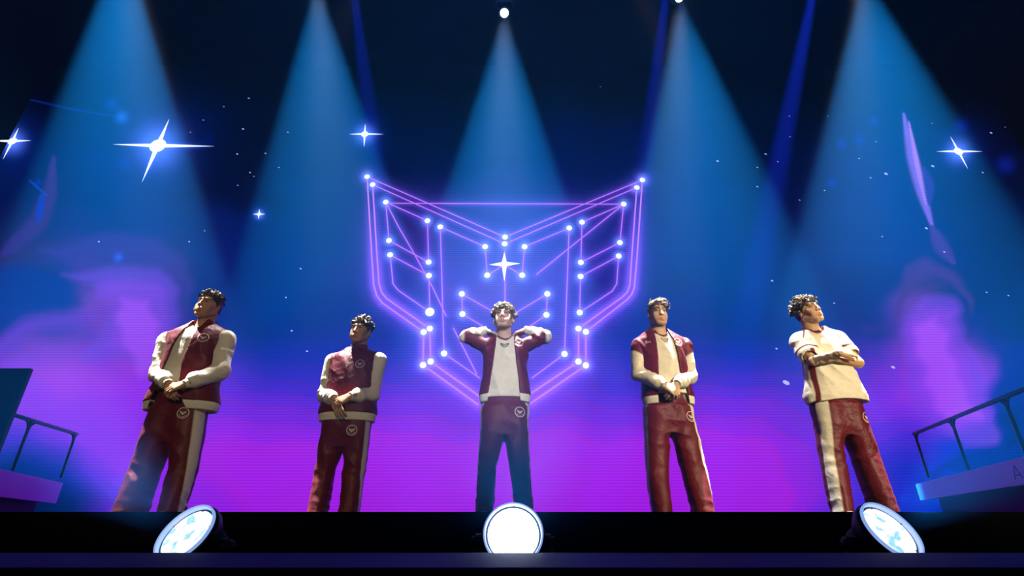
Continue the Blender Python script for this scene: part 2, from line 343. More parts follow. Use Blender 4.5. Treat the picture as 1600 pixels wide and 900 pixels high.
def emissive_attr(name, strength=1.0, lines=True):
    m = bpy.data.materials.new(name); m.use_nodes = True; nt = m.node_tree; nt.nodes.clear()
    o = nt.nodes.new('ShaderNodeOutputMaterial'); e = nt.nodes.new('ShaderNodeEmission'); a = nt.nodes.new('ShaderNodeAttribute'); a.attribute_name = 'Col'
    e.inputs['Strength'].default_value = strength
    src = a.outputs['Color']
    if lines:   # rows of pixels
        tc = nt.nodes.new('ShaderNodeTexCoord'); w = nt.nodes.new('ShaderNodeTexWave'); w.bands_direction = 'Z'; w.inputs['Scale'].default_value = 5.3
        nt.links.new(tc.outputs['Object'], w.inputs['Vector'])
        mr = nt.nodes.new('ShaderNodeMapRange'); mr.inputs['To Min'].default_value = 0.80; mr.inputs['To Max'].default_value = 1.14
        nt.links.new(w.outputs['Fac'], mr.inputs['Value'])
        mx = nt.nodes.new('ShaderNodeVectorMath'); mx.operation = 'SCALE'
        nt.links.new(src, mx.inputs[0]); nt.links.new(mr.outputs[0], mx.inputs['Scale']); src = mx.outputs[0]
    nt.links.new(src, e.inputs['Color']); nt.links.new(e.outputs[0], o.inputs['Surface'])
    return m

def vcol(me, lin, name='Col'):
    a = me.color_attributes.new(name, 'FLOAT_COLOR', 'POINT')
    q = np.ones((len(me.vertices), 4), np.float32); q[:, :3] = lin
    a.data.foreach_set('color', q.ravel())

led = empty('led_screen', (0, YS, 0))
tag(led, 'huge glowing video wall with purple swirls, blue stars and an outlined winged mask', 'screen')
X0, X1, Z0, Z1, STEP = -13.6, 13.6, 0.02, 12.2, 0.030
nx, nz = int((X1 - X0) / STEP), int((Z1 - Z0) / STEP)
gx, gz = np.meshgrid(np.linspace(X0, X1, nx), np.linspace(Z0, Z1, nz))
w_ = YS * CT + (gz - EYE) * ST
cols = screen_colour(800 + FPX * gx / w_, 450 - FPX * ((gz - EYE) * CT - YS * ST) / w_)
me = bpy.data.meshes.new('display')
idx = np.arange(nx * nz).reshape(nz, nx)
quads = np.stack([idx[:-1, :-1], idx[:-1, 1:], idx[1:, 1:], idx[1:, :-1]], -1).reshape(-1, 4)
me.vertices.add(nx * nz); me.vertices.foreach_set('co', np.stack([gx, gx * 0, gz], -1).astype(np.float32).ravel())
me.loops.add(quads.size); me.loops.foreach_set('vertex_index', quads.astype(np.int32).ravel())
me.polygons.add(len(quads)); me.polygons.foreach_set('loop_start', np.arange(0, quads.size, 4, dtype=np.int32))
me.update(calc_edges=True); me.validate()
vcol(me, cols.reshape(-1, 3))
link('display', me, emissive_attr('led_picture', 1.0), led, smooth=False)
cab = MB(); cab.box((X0 - 0.05, 0.012, 0.0), (X1 + 0.05, 0.16, Z1 + 0.05)); cab.build('cabinet', M_DRAPE, led)

def emis(name, col, st):
    m = bpy.data.materials.new(name); m.use_nodes = True; nt = m.node_tree; nt.nodes.clear()
    o = nt.nodes.new('ShaderNodeOutputMaterial'); e = nt.nodes.new('ShaderNodeEmission'); e.inputs['Color'].default_value = (*col, 1); e.inputs['Strength'].default_value = st
    nt.links.new(e.outputs[0], o.inputs['Surface']); return m
def loc_s(p, dy=0.012):   # a point of the wall's picture, in the screen's own frame
    v = at(p[0], p[1], YS); return Vector((v.x, -dy, v.z))
def strip(mb, L, w, dy):
    for a, b_ in zip(L, L[1:]):
        A, B = loc_s(a, dy), loc_s(b_, dy); d = (B - A).normalized(); n = Vector((-d.z, 0, d.x)) * (w / 2); e = d * (w * .3)
        mb.poly([A - e + n, B + e + n, B + e - n, A - e - n])
def disc(mb, p, r, dy, n=18):
    q = loc_s(p, dy); mb.poly([q + Vector((math.cos(2 * PI * k / n) * r, 0, math.sin(2 * PI * k / n) * r)) for k in range(n)])
em = MB()
for L in BOLD: strip(em, [cr(q) for q in L], 0.036, 0.008)
for L in THIN: strip(em, [cr(q) for q in L], 0.026, 0.008)
em.build('mask_outline', emis('violet_line_light', (0.55, 0.20, 1.0), 1.05), led)
M_POINT = emis('white_point_light', (0.70, 0.86, 1.0), 1.5)
for q in DOTS + [BIGDOT]:
    dt = MB(); disc(dt, cr(q), 0.105 if q == BIGDOT else 0.070, 0.010); dt.build('glowing_point', M_POINT, led)
def star(c, r, spikes, dy=0.012, name='star'):
    s = MB(); disc(s, c, r * 0.0128, dy, 24)
    for k, (a, b_, w) in enumerate(spikes):
        A, B, O = loc_s(a, dy + .001 * (k + 1)), loc_s(b_, dy + .001 * (k + 1)), loc_s(c, dy + .001 * (k + 1))
        d = (B - A).normalized(); n = Vector((-d.z, 0, d.x)) * (w * 0.0135)
        s.poly([A, O + n, B, O - n])
    return s.build(name, M_STAR, led)
M_STAR = emis('star_light', (0.74, 0.86, 1.0), 1.6)
for (c, r, sp) in STARS: star(c, r, sp)
star((788, 413), 7, [((764,414),(813,412),5), ((788,394),(788,440),5)])
M_SPECK = emis('speck_light', (0.48, 0.45, 1.0), 1.0)
for (x, y, r) in SPECKS:
    s = MB(); q = loc_s((x, y), 0.011)
    s.poly([q + Vector((math.cos(a) * r * .021, 0, (math.sin(a) * .7 - math.cos(a) * .25) * r * .021)) for a in [2 * PI * k / 10 for k in range(10)]])
    s.build('speck', M_SPECK, led)

# ------------------------------------------------------------------ side galleries with railings
def gallery(name_lbl, A, B, zt, zb, side, posts, rail_z):
    """deck edge from A (far) to B (near), fascia below, railing above"""
    g_ = empty('side_gallery', (A[0], A[1], 0))
    o = Vector((A[0], A[1], 0)); d = (Vector((B[0], B[1], 0)) - o); Lg = d.length; d.normalize(); n = Vector((side, 0, 0))
    def q(s, off, z): return d * s + n * off + Vector((0, 0, z))
    def prism(mb, s0, s1, o0, o1, z0, z1):
        v = [mb.bm.verts.new(q(s, o_, z)) for s in (s0, s1) for o_ in (o0, o1) for z in (z0, z1)]
        for f in ((0, 1, 3, 2), (4, 6, 7, 5), (0, 4, 5, 1), (2, 3, 7, 6), (0, 2, 6, 4), (1, 5, 7, 3)): mb.bm.faces.new([v[i] for i in f])
    m = MB(); prism(m, 0.02, Lg + 1.5, 0.05, 3.0, zt - 0.12, zt); m.build('deck', M_PANEL, g_)
    m = MB(); prism(m, 0, Lg + 1.5, 0.0, 0.05, zb, zt); m.build('fascia', M_FASCIA if side > 0 else M_FASCIA_PINKLIT, g_)
    m = MB(); prism(m, 0.1, Lg + 1.5, 0.30, 0.36, 0.0, zb + 0.1); m.build('skirt', M_PANEL, g_)
    if side > 0:   # dark letter on the fascia
        m = MB()
        for a, b_ in (((4.03, .42), (4.13, .57)), ((4.13, .57), (4.23, .42)), ((4.08, .47), (4.18, .47))):
            wv_ = .012; m.poly([q(a[0] - wv_, -.003, a[1]), q(a[0] + wv_, -.003, a[1] - (.012 if a[1] == b_[1] else 0)), q(b_[0] + wv_, -.003, b_[1] - (.012 if a[1] == b_[1] else 0)), q(b_[0] - wv_, -.003, b_[1])])
        m.build('letter', mat('dark_lettering', (.02, .03, .12), .6), g_)
    tag(g_, name_lbl, 'gallery')
    return g_
def railing(lbl, A, B, z0, zr, ss, side):
    r = empty('railing', (A[0], A[1], z0)); o = Vector((A[0], A[1], 0)); d = Vector((B[0], B[1], 0)) - o; L = d.length; d.normalize()
    m = MB(); m.tube([d * -0.02 + Vector((0, 0, zr - z0)), d * L + Vector((0, 0, zr - z0))], 0.027, 10); m.build('handrail', M_RAIL, r, True)
    for s in ss:
        p = d * s; m = MB(); m.tube([p, p + Vector((0, 0, zr - z0))], 0.020, 10); m.build('post', M_RAIL, r, True)
        for sg in (1, -1):
            if 0 <= s + sg * .1:
                m = MB(); m.tube([p + Vector((0, 0, zr - z0 - .16)), p + d * sg * .03 + Vector((0, 0, zr - z0 - .075)), p + d * sg * .08 + Vector((0, 0, zr - z0 - .03)), p + d * sg * .17 + Vector((0, 0, zr - z0))], 0.014, 8)
                m.build('bracket', M_RAIL, r, True)
    tag(r, lbl, 'railing')
gallery('raised side walkway with a violet-lit fascia at the right of the stage', (7.32, 10.0), (5.62, 5.95), 0.63, 0.36, 1, None, None)
railing('dark tube railing on the right-hand walkway, behind the player with crossed arms', (6.58, 8.67), (5.2, 4.2), 0.63, 1.31, (0.02, 1.35, 2.75), 1)
gallery('raised side walkway with a magenta-lit fascia at the left of the stage', (-7.95, 9.75), (-6.5, 6.6), 0.63, 0.30, -1, None, None)
railing('short dark tube railing on the left-hand walkway, beside the dark upright panel', (-7.15, 8.7), (-6.55, 6.2), 0.63, 1.31, (0.02, 1.25), -1)
# dark letter on the right-hand fascia
ld = (Vector((5.62, 5.95, 0)) - Vector((7.32, 10.0, 0))).normalized()
pl = MB(); pl.box((-1.6, 0, 0), (0, 0.04, 1.31), 0.005); o = pl.build('flat_screen_back', M_PANEL); o.location = (-4.60, 4.8, 0.0)
tag(o, 'dark flat-topped upright panel at the edge of the stage, overlapping the short railing', 'panel')

# ------------------------------------------------------------------ lamps
def face_mat(name, k):
    m = bpy.data.materials.new(name); m.use_nodes = True; nt = m.node_tree; b_ = nt.nodes['Principled BSDF']
    b_.inputs['Base Color'].default_value = (.6, .7, .8, 1); b_.inputs['Roughness'].default_value = .2
    tc = nt.nodes.new('ShaderNodeTexCoord'); v = nt.nodes.new('ShaderNodeTexNoise'); v.inputs['Scale'].default_value = 26; v.inputs['Detail'].default_value = 0
    r = nt.nodes.new('ShaderNodeValToRGB'); r.color_ramp.elements[0].position = .30; r.color_ramp.elements[0].color = (.28, .60, .85, 1)
    r.color_ramp.elements[1].position = .46; r.color_ramp.elements[1].color = (1, 1, 1, 1)
    nt.links.new(tc.outputs['Object'], v.inputs['Vector']); nt.links.new(v.outputs['Fac'], r.inputs[0])
    nt.links.new(r.outputs[0], b_.inputs['Emission Color']); b_.inputs['Emission Strength'].default_value = k
    return m
M_LENS = face_mat('lens_light', 1.15)
M_LENSW = emis('lens_full_light', (0.80, 0.93, 1.0), 9.0)
M_GAP = mat('dark_gap', (0.02, 0.05, 0.10), 0.5)

def footlight(loc, n, lens_mat, label):
    """round wash lamp: moulded housing, bezel, lens plate with cells, yoke, base"""
    root = empty('footlight', (loc[0], loc[1], -0.60)); off = Vector((0, 0, loc[2] + 0.60))
    n = Vector(n).normalized(); R = n.to_track_quat('Z', 'Y').to_matrix().to_4x4(); M = Matrix.Translation(off) @ R
    m = MB(); m.lathe([(0, -.20), (.045, -.195), (.075, -.175), (.088, -.14), (.09, -.10), (.105, -.07), (.122, -.035), (.124, -.012), (.118, 0.0), (.112, 0.002), (.108, -.012), (0, -.012)], M); m.build('housing', M_HOUSING, root, True)
    m = MB(); m.lathe([(.1075, -.011), (.1085, .012), (.114, .016), (.1165, .012), (.1165, .0025), (.1125, .0025)], M, 64); m.build('bezel', M_RING, root, True)
    m = MB(); m.lathe([(.1070, -.010), (.1070, -.006), (.100, -.006), (.100, -.010)], M, 64); m.build('gap_ring', M_GAP, root, True)
    m = MB(); m.lathe([(0, -.002), (.05, -.0025), (.099, -.004), (.099, -.009)], M, 48)
    lens = m.build('lens', lens_mat, root, True)
    rnd = random.Random(3)
    cells = [(0, 0)] + [(.040 * math.cos(k * PI / 3), .040 * math.sin(k * PI / 3)) for k in range(6)] + [(.076 * math.cos(k * PI / 6 + .2), .076 * math.sin(k * PI / 6 + .2)) for k in range(12)]
    for (x, y) in cells:
        m = MB(); m.lathe([(.0165, -.0035), (.0155, .000), (.010, .003), (0, .004)], M @ Matrix.Translation((x, y, 0)), 16); m.build('lens_cell', lens_mat, lens, True)
    for k in range(5):
        a = PI / 2 + k * 2 * PI / 5; m = MB(); m.lathe([(.0022, 0), (.0022, .006), (0, .006)], M @ Matrix.Translation((.0965 * math.cos(a), .0965 * math.sin(a), -.004)), 8); m.build('screw', M_HOUSING, root)
    # yoke: two arms beside the housing, joined below it
    h = Vector((n.x, n.y, 0)).normalized(); s = Vector((-h.y, h.x, 0)); c0 = off - n * .09
    for sg in (1, -1):
        p = c0 + s * sg * .135
        m = MB(); m.tube([c0 + s * sg * .085, c0 + s * sg * .150], .030, 16); m.build('pivot', M_HOUSING, root, True)
        m = MB(); m.tube([p + Vector((0, 0, .02)), p + Vector((0, 0, -.06)), p - s * sg * .015 + Vector((0, 0, -.19))], [.024, .028, .030], 12); m.build('yoke_arm', M_HOUSING, root, True)
        m = MB(); m.tube([p + s * sg * .012, p + s * sg * .032], .020, 12); m.build('knob', M_HOUSING, root, True)
    z1 = c0.z - .17
    m = MB(); m.box((c0.x - .15, c0.y - .10, z1 - .05), (c0.x + .15, c0.y + .10, z1), .02); m.build('yoke_base', M_HOUSING, root, True)
    m = MB(); m.box((c0.x - .16, c0.y - .12, 0), (c0.x + .16, c0.y + .12, z1 - .055), .02); m.build('base', M_HOUSING, root, True)
    tag(root, label, 'stage light')
    return Vector(loc), n
for (px, py, Y, n, mt_, lb) in [(291, 834, 2.22, (-.28, -.80, .52), M_LENS, 'round white wash lamp angled away below the heavily built player with folded hands'),
                         (802, 834, 2.22, (0.0, -.94, .33), M_LENSW, 'blazing round white wash lamp facing straight out below the player with raised elbows'),
                         (1391, 830, 2.22, (.28, -.80, .52), M_LENS, 'round white wash lamp angled away at the feet of the player with crossed arms')]:
    p = at(px, py, Y); P, nn = footlight(p, n, mt_, lb)
    sx = -1 if p.x < 0 else 1
    if mt_ is M_LENSW:
        spot('footlight_beam', P + nn * .02, P + Vector((0, -.85, .52)), 6800, (.015, .26, 1.0), 66, 1.0, .05, smooth=.06)
    else:
        spot('footlight_beam', P + nn * .03, P + Vector((sx * 2, -.35, 1.45)), 9500, (.01, .26, 1.0), 48, .6, .05)

def head_lamp(loc, aim, drop, label, group):
    root = empty('moving_head_lamp', loc); n = (Vector(aim) - Vector(loc)).normalized(); R = n.to_track_quat('Z', 'Y').to_matrix().to_4x4()
    m = MB(); m.lathe([(0, -.34), (.07, -.33), (.10, -.28), (.105, -.1), (.09, -.03), (.09, -.012), (.075, -.01), (.075, -.03), (0, -.03)], R, 32); m.build('housing', M_HOUSING, root, True)
    m = MB(); m.lathe([(0, -.016), (.04, -.018), (.072, -.028)], R, 32); m.build('lens', M_LENSW, root, True)
    for sg in (1, -1):
        m = MB(); m.tube([(sg * .11, 0, .12), (sg * .15, 0, .16), (sg * .15, 0, .42)], .022, 10); m.build('yoke_arm', M_HOUSING, root, True)
    m = MB(); m.box((-.18, -.11, .42), (.18, .11, .54), .02); m.build('yoke_base', M_HOUSING, root, True)
    m = MB(); m.tube([(0, 0, .54), (0, 0, drop)], .022, 10); m.build('drop_pipe', M_TRUSS, root, True)
    tag(root, label, 'stage light')
head_lamp(Vector(TOPS[2][0]) + Vector((0, 0.02, .03)), (TOPS[2][0][0], 0.0, 0), 11.55 - 8.13, 'small bright overhead lamp at the top of the middle light beam', None)
head_lamp(Vector(TOPS[3][0]) + Vector((0, 0.02, .03)), (TOPS[3][0][0], 0.0, 0), 11.55 - 8.53, 'overhead lamp half cut off by the top edge, at the second beam from the right', None)
tru = empty('lighting_truss', (0, 6.22, 11.55))
for (dy, dz) in ((-.14, 0), (.14, 0), (-.14, .28), (.14, .28)):
    m = MB(); m.tube([(-11, dy, dz), (11, dy, dz)], .024, 8); m.build('chord', M_TRUSS, tru, True)
tag(tru, 'black square lighting truss hanging across above the stage', 'truss')
# ------------------------------------------------------------------ sculpting: smooth distance fields turned into meshes
def V3(*a): return np.array(a, float)
class Field:
    """a block of space filled with a signed distance, carved and built up shape by shape"""
    def __init__(s, lo, hi, h):
        s.lo = V3(*lo); s.h = h; s.n = np.maximum(np.ceil((V3(*hi) - s.lo) / h).astype(int) + 1, 4)
        s.D = np.full(tuple(s.n), 0.08, np.float32)
    def sub(s, bb, m):
        a = np.floor((V3(*bb[0]) - m - s.lo) / s.h).astype(int).clip(0, s.n); b = (np.ceil((V3(*bb[1]) + m - s.lo) / s.h).astype(int) + 1).clip(0, s.n)
        if (b <= a).any(): return None
        g = [(np.arange(a[i], b[i]) * s.h + s.lo[i]).astype(np.float32).reshape([-1 if j == i else 1 for j in range(3)]) for i in range(3)]
        return tuple(slice(a[i], b[i]) for i in range(3)), g
    def op(s, prim, k=0.01, mode='u'):
        bb, f = prim; m = k * 1.5 + 3 * s.h
        r = s.sub(bb, m)
        if r is None: return s
        sl, (X, Y, Z) = r; d = np.broadcast_to(f(X, Y, Z), s.D[sl].shape).astype(np.float32); D = s.D[sl]
        if mode == 'u':
            h = np.clip(k - np.abs(D - d), 0, None) / k if k > 0 else 0
            s.D[sl] = np.minimum(D, d) - h * h * k * 0.25
        elif mode == 's':
            h = np.clip(k - np.abs(D + d), 0, None) / k if k > 0 else 0
            s.D[sl] = np.maximum(D, -d) + h * h * k * 0.25
        return s
    def clip(s, f):
        X, Y, Z = [(np.arange(s.n[i]) * s.h + s.lo[i]).astype(np.float32).reshape([-1 if j == i else 1 for j in range(3)]) for i in range(3)]
        s.D = np.maximum(s.D, f(X, Y, Z)).astype(np.float32); return s
    def push(s, f, band=0.03):
        """move the surface in and out by f(points); only near it"""
        idx = np.nonzero(np.abs(s.D) < band)
        P = [idx[i] * s.h + s.lo[i] for i in range(3)]
        s.D[idx] += f(*P).astype(np.float32); return s
    def mesh(s, name, smooth=1):
        D = s.D; I = D < 0; nx_, ny_, nz_ = D.shape
        I[0] = I[-1] = False; I[:, 0] = I[:, -1] = False; I[:, :, 0] = I[:, :, -1] = False
        D = np.where(I, D, np.maximum(D, 1e-5))
        cnt = np.zeros((nx_ - 1, ny_ - 1, nz_ - 1), np.uint8); offs = [(i, j, k) for i in (0, 1) for j in (0, 1) for k in (0, 1)]
        for (i, j, k) in offs: cnt += I[i:nx_ - 1 + i, j:ny_ - 1 + j, k:nz_ - 1 + k]
        A = (cnt > 0) & (cnt < 8); ci = np.stack(np.nonzero(A), -1)
        vid = np.full(A.shape, -1, np.int32); vid[A] = np.arange(len(ci))
        val = {o: D[ci[:, 0] + o[0], ci[:, 1] + o[1], ci[:, 2] + o[2]].astype(float) for o in offs}
        acc = np.zeros((len(ci), 3)); num = np.zeros(len(ci))
        for o in offs:
            for ax in range(3):
                if o[ax] == 0:
                    q = list(o); q[ax] = 1; a, b = val[o], val[tuple(q)]; m = (a < 0) != (b < 0)
                    t = np.where(m, a / np.where(m, a - b, 1), 0)
                    p = np.tile(np.array(o, float), (len(ci), 1)); p[:, ax] += t
                    acc += np.where(m[:, None], p, 0); num += m
        V = (ci + acc / num[:, None])
        F = []
        for ax in range(3):
            u, w = (ax + 1) % 3, (ax + 2) % 3
            a = [slice(1, -1)] * 3; a[ax] = slice(0, -1); b = [slice(1, -1)] * 3; b[ax] = slice(1, None)
            ia, ib = I[tuple(a)], I[tuple(b)]
            for sgn, M_ in ((1, ia & ~ib), (-1, ~ia & ib)):
                e = np.stack(np.nonzero(M_), -1)
                if not len(e): continue
                e = e + 1; e[:, ax] -= 1
                def vv(du, dw):
                    q = e.copy(); q[:, u] += du; q[:, w] += dw; return vid[q[:, 0], q[:, 1], q[:, 2]]
                quad = np.stack([vv(-1, -1), vv(0, -1), vv(0, 0), vv(-1, 0)], -1)
                F.append(quad if sgn > 0 else quad[:, ::-1])
        F = np.concatenate(F); F = F[(F >= 0).all(1)]
        for _ in range(smooth):   # relax
            S = np.zeros_like(V); N = np.zeros(len(V))
            for i in range(4):
                a, b = F[:, i], F[:, (i + 1) % 4]
                for c in range(3): S[:, c] += np.bincount(a, V[b, c], len(V)) + np.bincount(b, V[a, c], len(V))
                N += np.bincount(a, minlength=len(V)) + np.bincount(b, minlength=len(V))
            V = np.where(N[:, None] > 0, V * 0.5 + 0.5 * S / np.maximum(N, 1)[:, None], V)
        V = V * s.h + s.lo
        me = bpy.data.meshes.new(name); me.vertices.add(len(V)); me.vertices.foreach_set('co', V.astype(np.float32).ravel())
        me.loops.add(F.size); me.loops.foreach_set('vertex_index', F.astype(np.int32).ravel())
        me.polygons.add(len(F)); me.polygons.foreach_set('loop_start', np.arange(0, F.size, 4, dtype=np.int32))
        me.update(calc_edges=True); me.validate()
        return me, V

def rot(rx=0, ry=0, rz=0):
    """degrees, about x then y then z"""
    rx, ry, rz = map(math.radians, (rx, ry, rz))
    Rx = np.array([[1, 0, 0], [0, math.cos(rx), -math.sin(rx)], [0, math.sin(rx), math.cos(rx)]])
    Ry = np.array([[math.cos(ry), 0, math.sin(ry)], [0, 1, 0], [-math.sin(ry), 0, math.cos(ry)]])
    Rz = np.array([[math.cos(rz), -math.sin(rz), 0], [math.sin(rz), math.cos(rz), 0], [0, 0, 1]])
    return Rz @ Ry @ Rx
def ell(c, r, R=None):
    c = V3(*c); r = V3(*r); R = np.eye(3) if R is None else R; e = np.sqrt(((R * r) ** 2).sum(1))
    def f(X, Y, Z):
        x, y, z = X - c[0], Y - c[1], Z - c[2]
        p = [(R[0, i] * x + R[1, i] * y + R[2, i] * z) for i in range(3)]
        k0 = np.sqrt((p[0] / r[0]) ** 2 + (p[1] / r[1]) ** 2 + (p[2] / r[2]) ** 2); k1 = np.sqrt((p[0] / r[0] ** 2) ** 2 + (p[1] / r[1] ** 2) ** 2 + (p[2] / r[2] ** 2) ** 2)
        return np.where(k1 < 1e-6, -r.min(), k0 * (k0 - 1) / np.maximum(k1, 1e-6))
    return (c - e, c + e), f
def cone(a, b, ra, rb, flat=None):
    """tapering limb from a to b; flat = (direction, factor) squeezes its section along that direction"""
    a = V3(*a); b = V3(*b); ba = b - a; L = (ba ** 2).sum() + 1e-12
    def f(X, Y, Z):
        x, y, z = X - a[0], Y - a[1], Z - a[2]
        h = np.clip((x * ba[0] + y * ba[1] + z * ba[2]) / L, 0, 1)
        dx, dy, dz = x - h * ba[0], y - h * ba[1], z - h * ba[2]
        if flat is not None:
            n, q = flat; t = (dx * n[0] + dy * n[1] + dz * n[2]) * (1 / q - 1); dx, dy, dz = dx + t * n[0], dy + t * n[1], dz + t * n[2]
        return np.sqrt(dx * dx + dy * dy + dz * dz) - (ra + (rb - ra) * h)
    m = max(ra, rb); return (np.minimum(a, b) - m, np.maximum(a, b) + m), f
def loft(st, p=2.4):
    """upright body through stations (z, cx, cy, half width, half depth)"""
    st = np.array(sorted(st), float)
    zz = np.linspace(st[0, 0], st[-1, 0], 80)
    def sm(col):
        v = np.interp(zz, st[:, 0], st[:, col]); k = np.array([1, 2, 3, 2, 1.]) / 9
        w = np.convolve(np.pad(v, 2, mode='edge'), k, 'valid'); w[0] = v[0]; w[-1] = v[-1]; return w
    cx, cy, wx, wy = [sm(i) for i in (1, 2, 3, 4)]
    def f(X, Y, Z):
        a, b, c, d = [np.interp(Z, zz, q) for q in (cx, cy, wx, wy)]
        u = np.abs((X - a) / c) ** p + np.abs((Y - b) / d) ** p
        r = u ** (1 / p); rr = np.maximum(r, 1e-6)
        s = np.minimum(c, d) + (np.maximum(c, d) - np.minimum(c, d)) * np.where(c > d, ((X - a) / c) ** 2, ((Y - b) / d) ** 2) / np.maximum(rr * rr, 1e-6) * 0.8
        side = (r - 1) * s
        cap = np.maximum(st[0, 0] - Z, Z - st[-1, 0])
        return np.maximum(side, cap)
    return (V3((cx - wx).min(), (cy - wy).min(), st[0, 0]), V3((cx + wx).max(), (cy + wy).max(), st[-1, 0])), f
def noise3(s, seed=0, n=5):
    r = np.random.RandomState(seed); K = r.normal(size=(n, 3)); K /= np.linalg.norm(K, axis=1)[:, None]; K *= s * (0.6 + 0.9 * r.rand(n))[:, None]; ph = r.rand(n) * 6.3
    def f(X, Y, Z):
        return sum(np.sin(K[i, 0] * X + K[i, 1] * Y + K[i, 2] * Z + ph[i]) for i in range(n)) / n
    return f
def creases(seed, amp, freq, stretch, around=None, reach=0.2):
    """cloth folds: ridged waves; stretch scales x, y, z so folds run along the long axis"""
    w1, w2 = noise3(14, seed + 1), noise3(22, seed + 2); r = np.random.RandomState(seed); ph = r.rand() * 6
    def f(X, Y, Z):
        u = (X * stretch[0] + Y * stretch[1] + Z * stretch[2]) * freq + 2.6 * w1(X, Y, Z) + ph
        v = np.abs(np.sin(u)) ** 0.9 - 0.55
        a = 2.1 * amp * (0.55 + 0.45 * w2(X, Y, Z))
        if around is not None:
            d = np.sqrt((X - around[0]) ** 2 + (Y - around[1]) ** 2 + (Z - around[2]) ** 2); a = a * np.exp(-(d / reach) ** 2)
        return v * a
    return f

def cloth(name, rough=0.55, sheen=0.3, weave=900, spec=0.35):
    m = bpy.data.materials.new(name); m.use_nodes = True; nt = m.node_tree; b = nt.nodes['Principled BSDF']
    a = nt.nodes.new('ShaderNodeAttribute'); a.attribute_name = 'Col'; nt.links.new(a.outputs['Color'], b.inputs['Base Color'])
    b.inputs['Roughness'].default_value = rough; b.inputs['Sheen Weight'].default_value = sheen; b.inputs['Specular IOR Level'].default_value = spec
    tc = nt.nodes.new('ShaderNodeTexCoord'); n1 = nt.nodes.new('ShaderNodeTexNoise'); n1.inputs['Scale'].default_value = 15; n1.inputs['Detail'].default_value = 4
    n1.inputs['Distortion'].default_value = 0.6
    bp = nt.nodes.new('ShaderNodeBump'); bp.inputs['Strength'].default_value = 0.55; bp.inputs['Distance'].default_value = 0.020
    nt.links.new(tc.outputs['Object'], n1.inputs['Vector']); nt.links.new(n1.outputs['Fac'], bp.inputs['Height']); nt.links.new(bp.outputs[0], b.inputs['Normal'])
    return m
M_TRACK = cloth('tracksuit_satin', 0.50, 0.03, spec=0.3)
M_JERSEY = cloth('jersey_knit', 0.7, 0.05)
M_RIB = cloth('ribbed_cuff', 0.8, 0.05)
M_HAIR = cloth('hair', 0.45, 0.0, spec=0.5)
M_SHOE = cloth('shoe_leather', 0.5, 0.0)
M_BADGE = mat('badge_thread', (0.74, 0.60, 0.56), 0.6)
M_BADGE_DARK = mat('badge_dark_thread', (0.05, 0.04, 0.06), 0.6)
def skin_mat():
    m = cloth('skin', 0.55, 0.0, spec=0.25); b = m.node_tree.nodes['Principled BSDF']
    b.inputs['Subsurface Weight'].default_value = 0.0
    bp = next(n for n in m.node_tree.nodes if n.type == 'BUMP'); bp.inputs['Strength'].default_value = 0.1; return m
M_SKIN = skin_mat()
MAROON = V3(0.120, 0.0045, 0.017); MAROON_D = V3(0.10, 0.008, 0.02); CREAM = V3(0.80, 0.74, 0.62); WHITE = V3(0.82, 0.80, 0.76)

def paint(me, V, base, rules=()):
    c = np.tile(np.asarray(base, float), (len(V), 1))
    for (f, col) in rules:
        w = f(V[:, 0], V[:, 1], V[:, 2]); w = np.clip(np.asarray(w, float), 0, 1)[:, None]; c = c * (1 - w) + np.asarray(col) * w
    vcol(me, c)
def soft_step(x, w=0.003): return np.clip(0.5 - x / (2 * w), 0, 1)

# ------------------------------------------------------------------ hands
def hand(F, wrist, u, n, side, curl=(20, 30, 20), spread=4, thumb=(35, 20), scale=1.0, curls=None, bend=0.0):
    """palm and five fingers from the wrist: u runs down the hand, n leaves the back of the hand, side = +1/-1 puts the thumb"""
    u = V3(*u); u /= np.linalg.norm(u); n = V3(*n); n -= u * (n @ u); n /= np.linalg.norm(n); w = np.cross(u, n) * side   # w points to the thumb
    W = V3(*wrist); s = scale
    F.op(cone(W - u * .03, W + u * .012, .0255 * s, .024 * s, (n, .78)), .01)
    roots = []
    for i, (off, ln) in enumerate(((.029, .088), (.0098, .092), (-.0095, .087), (-.027, .078))):
        r = W + (u * ln + w * off) * s; roots.append(r)
        F.op(cone(W + w * off * .55 * s + u * .006, r, .0155 * s, .0115 * s), .012)
    F.op(ell(W + u * .05 * s - n * .004 * s, V3(.046, .036, .014) * s, np.stack([u, w, n], 1)), .012)
    L = ((.043, .026, .021), (.047, .030, .023), (.044, .028, .022), (.034, .021, .019))
    for i in range(4):
        c = curls[i] if curls else curl; d = u + w * math.tan(math.radians((1.5 - i) * spread)); d /= np.linalg.norm(d); p = roots[i]; ang = 0
        rr = (.0098, .0100, .0095, .0084)[i] * s; rs = (rr, rr * .93, rr * .86, rr * .74)
        for j in range(3):
            ang += math.radians(c[j]); e = d * math.cos(ang) - n * math.sin(ang); q = p + e * L[i][j] * s
            F.op(cone(p, q, rs[j], rs[j + 1]), .0035 if j else .006); p = q
    a, b = map(math.radians, thumb); d = u * math.cos(a) + w * math.sin(a); p = W + (u * .018 + w * .020 - n * .006) * s
    q = p + (d * math.cos(b) - n * math.sin(b)) * .042 * s; F.op(cone(p, q, .0165 * s, .0128 * s), .012)
    d2 = u * math.cos(a * .75) + w * math.sin(a * .75); r = q + (d2 * math.cos(b) - n * math.sin(b)) * .032 * s; F.op(cone(q, r, .0120 * s, .0105 * s), .005)
    d3 = u * math.cos(a * .45) + w * math.sin(a * .45); t = r + (d3 * math.cos(b * 1.4) - n * math.sin(b * 1.4)) * .026 * s; F.op(cone(r, t, .0105 * s, .0078 * s), .004)

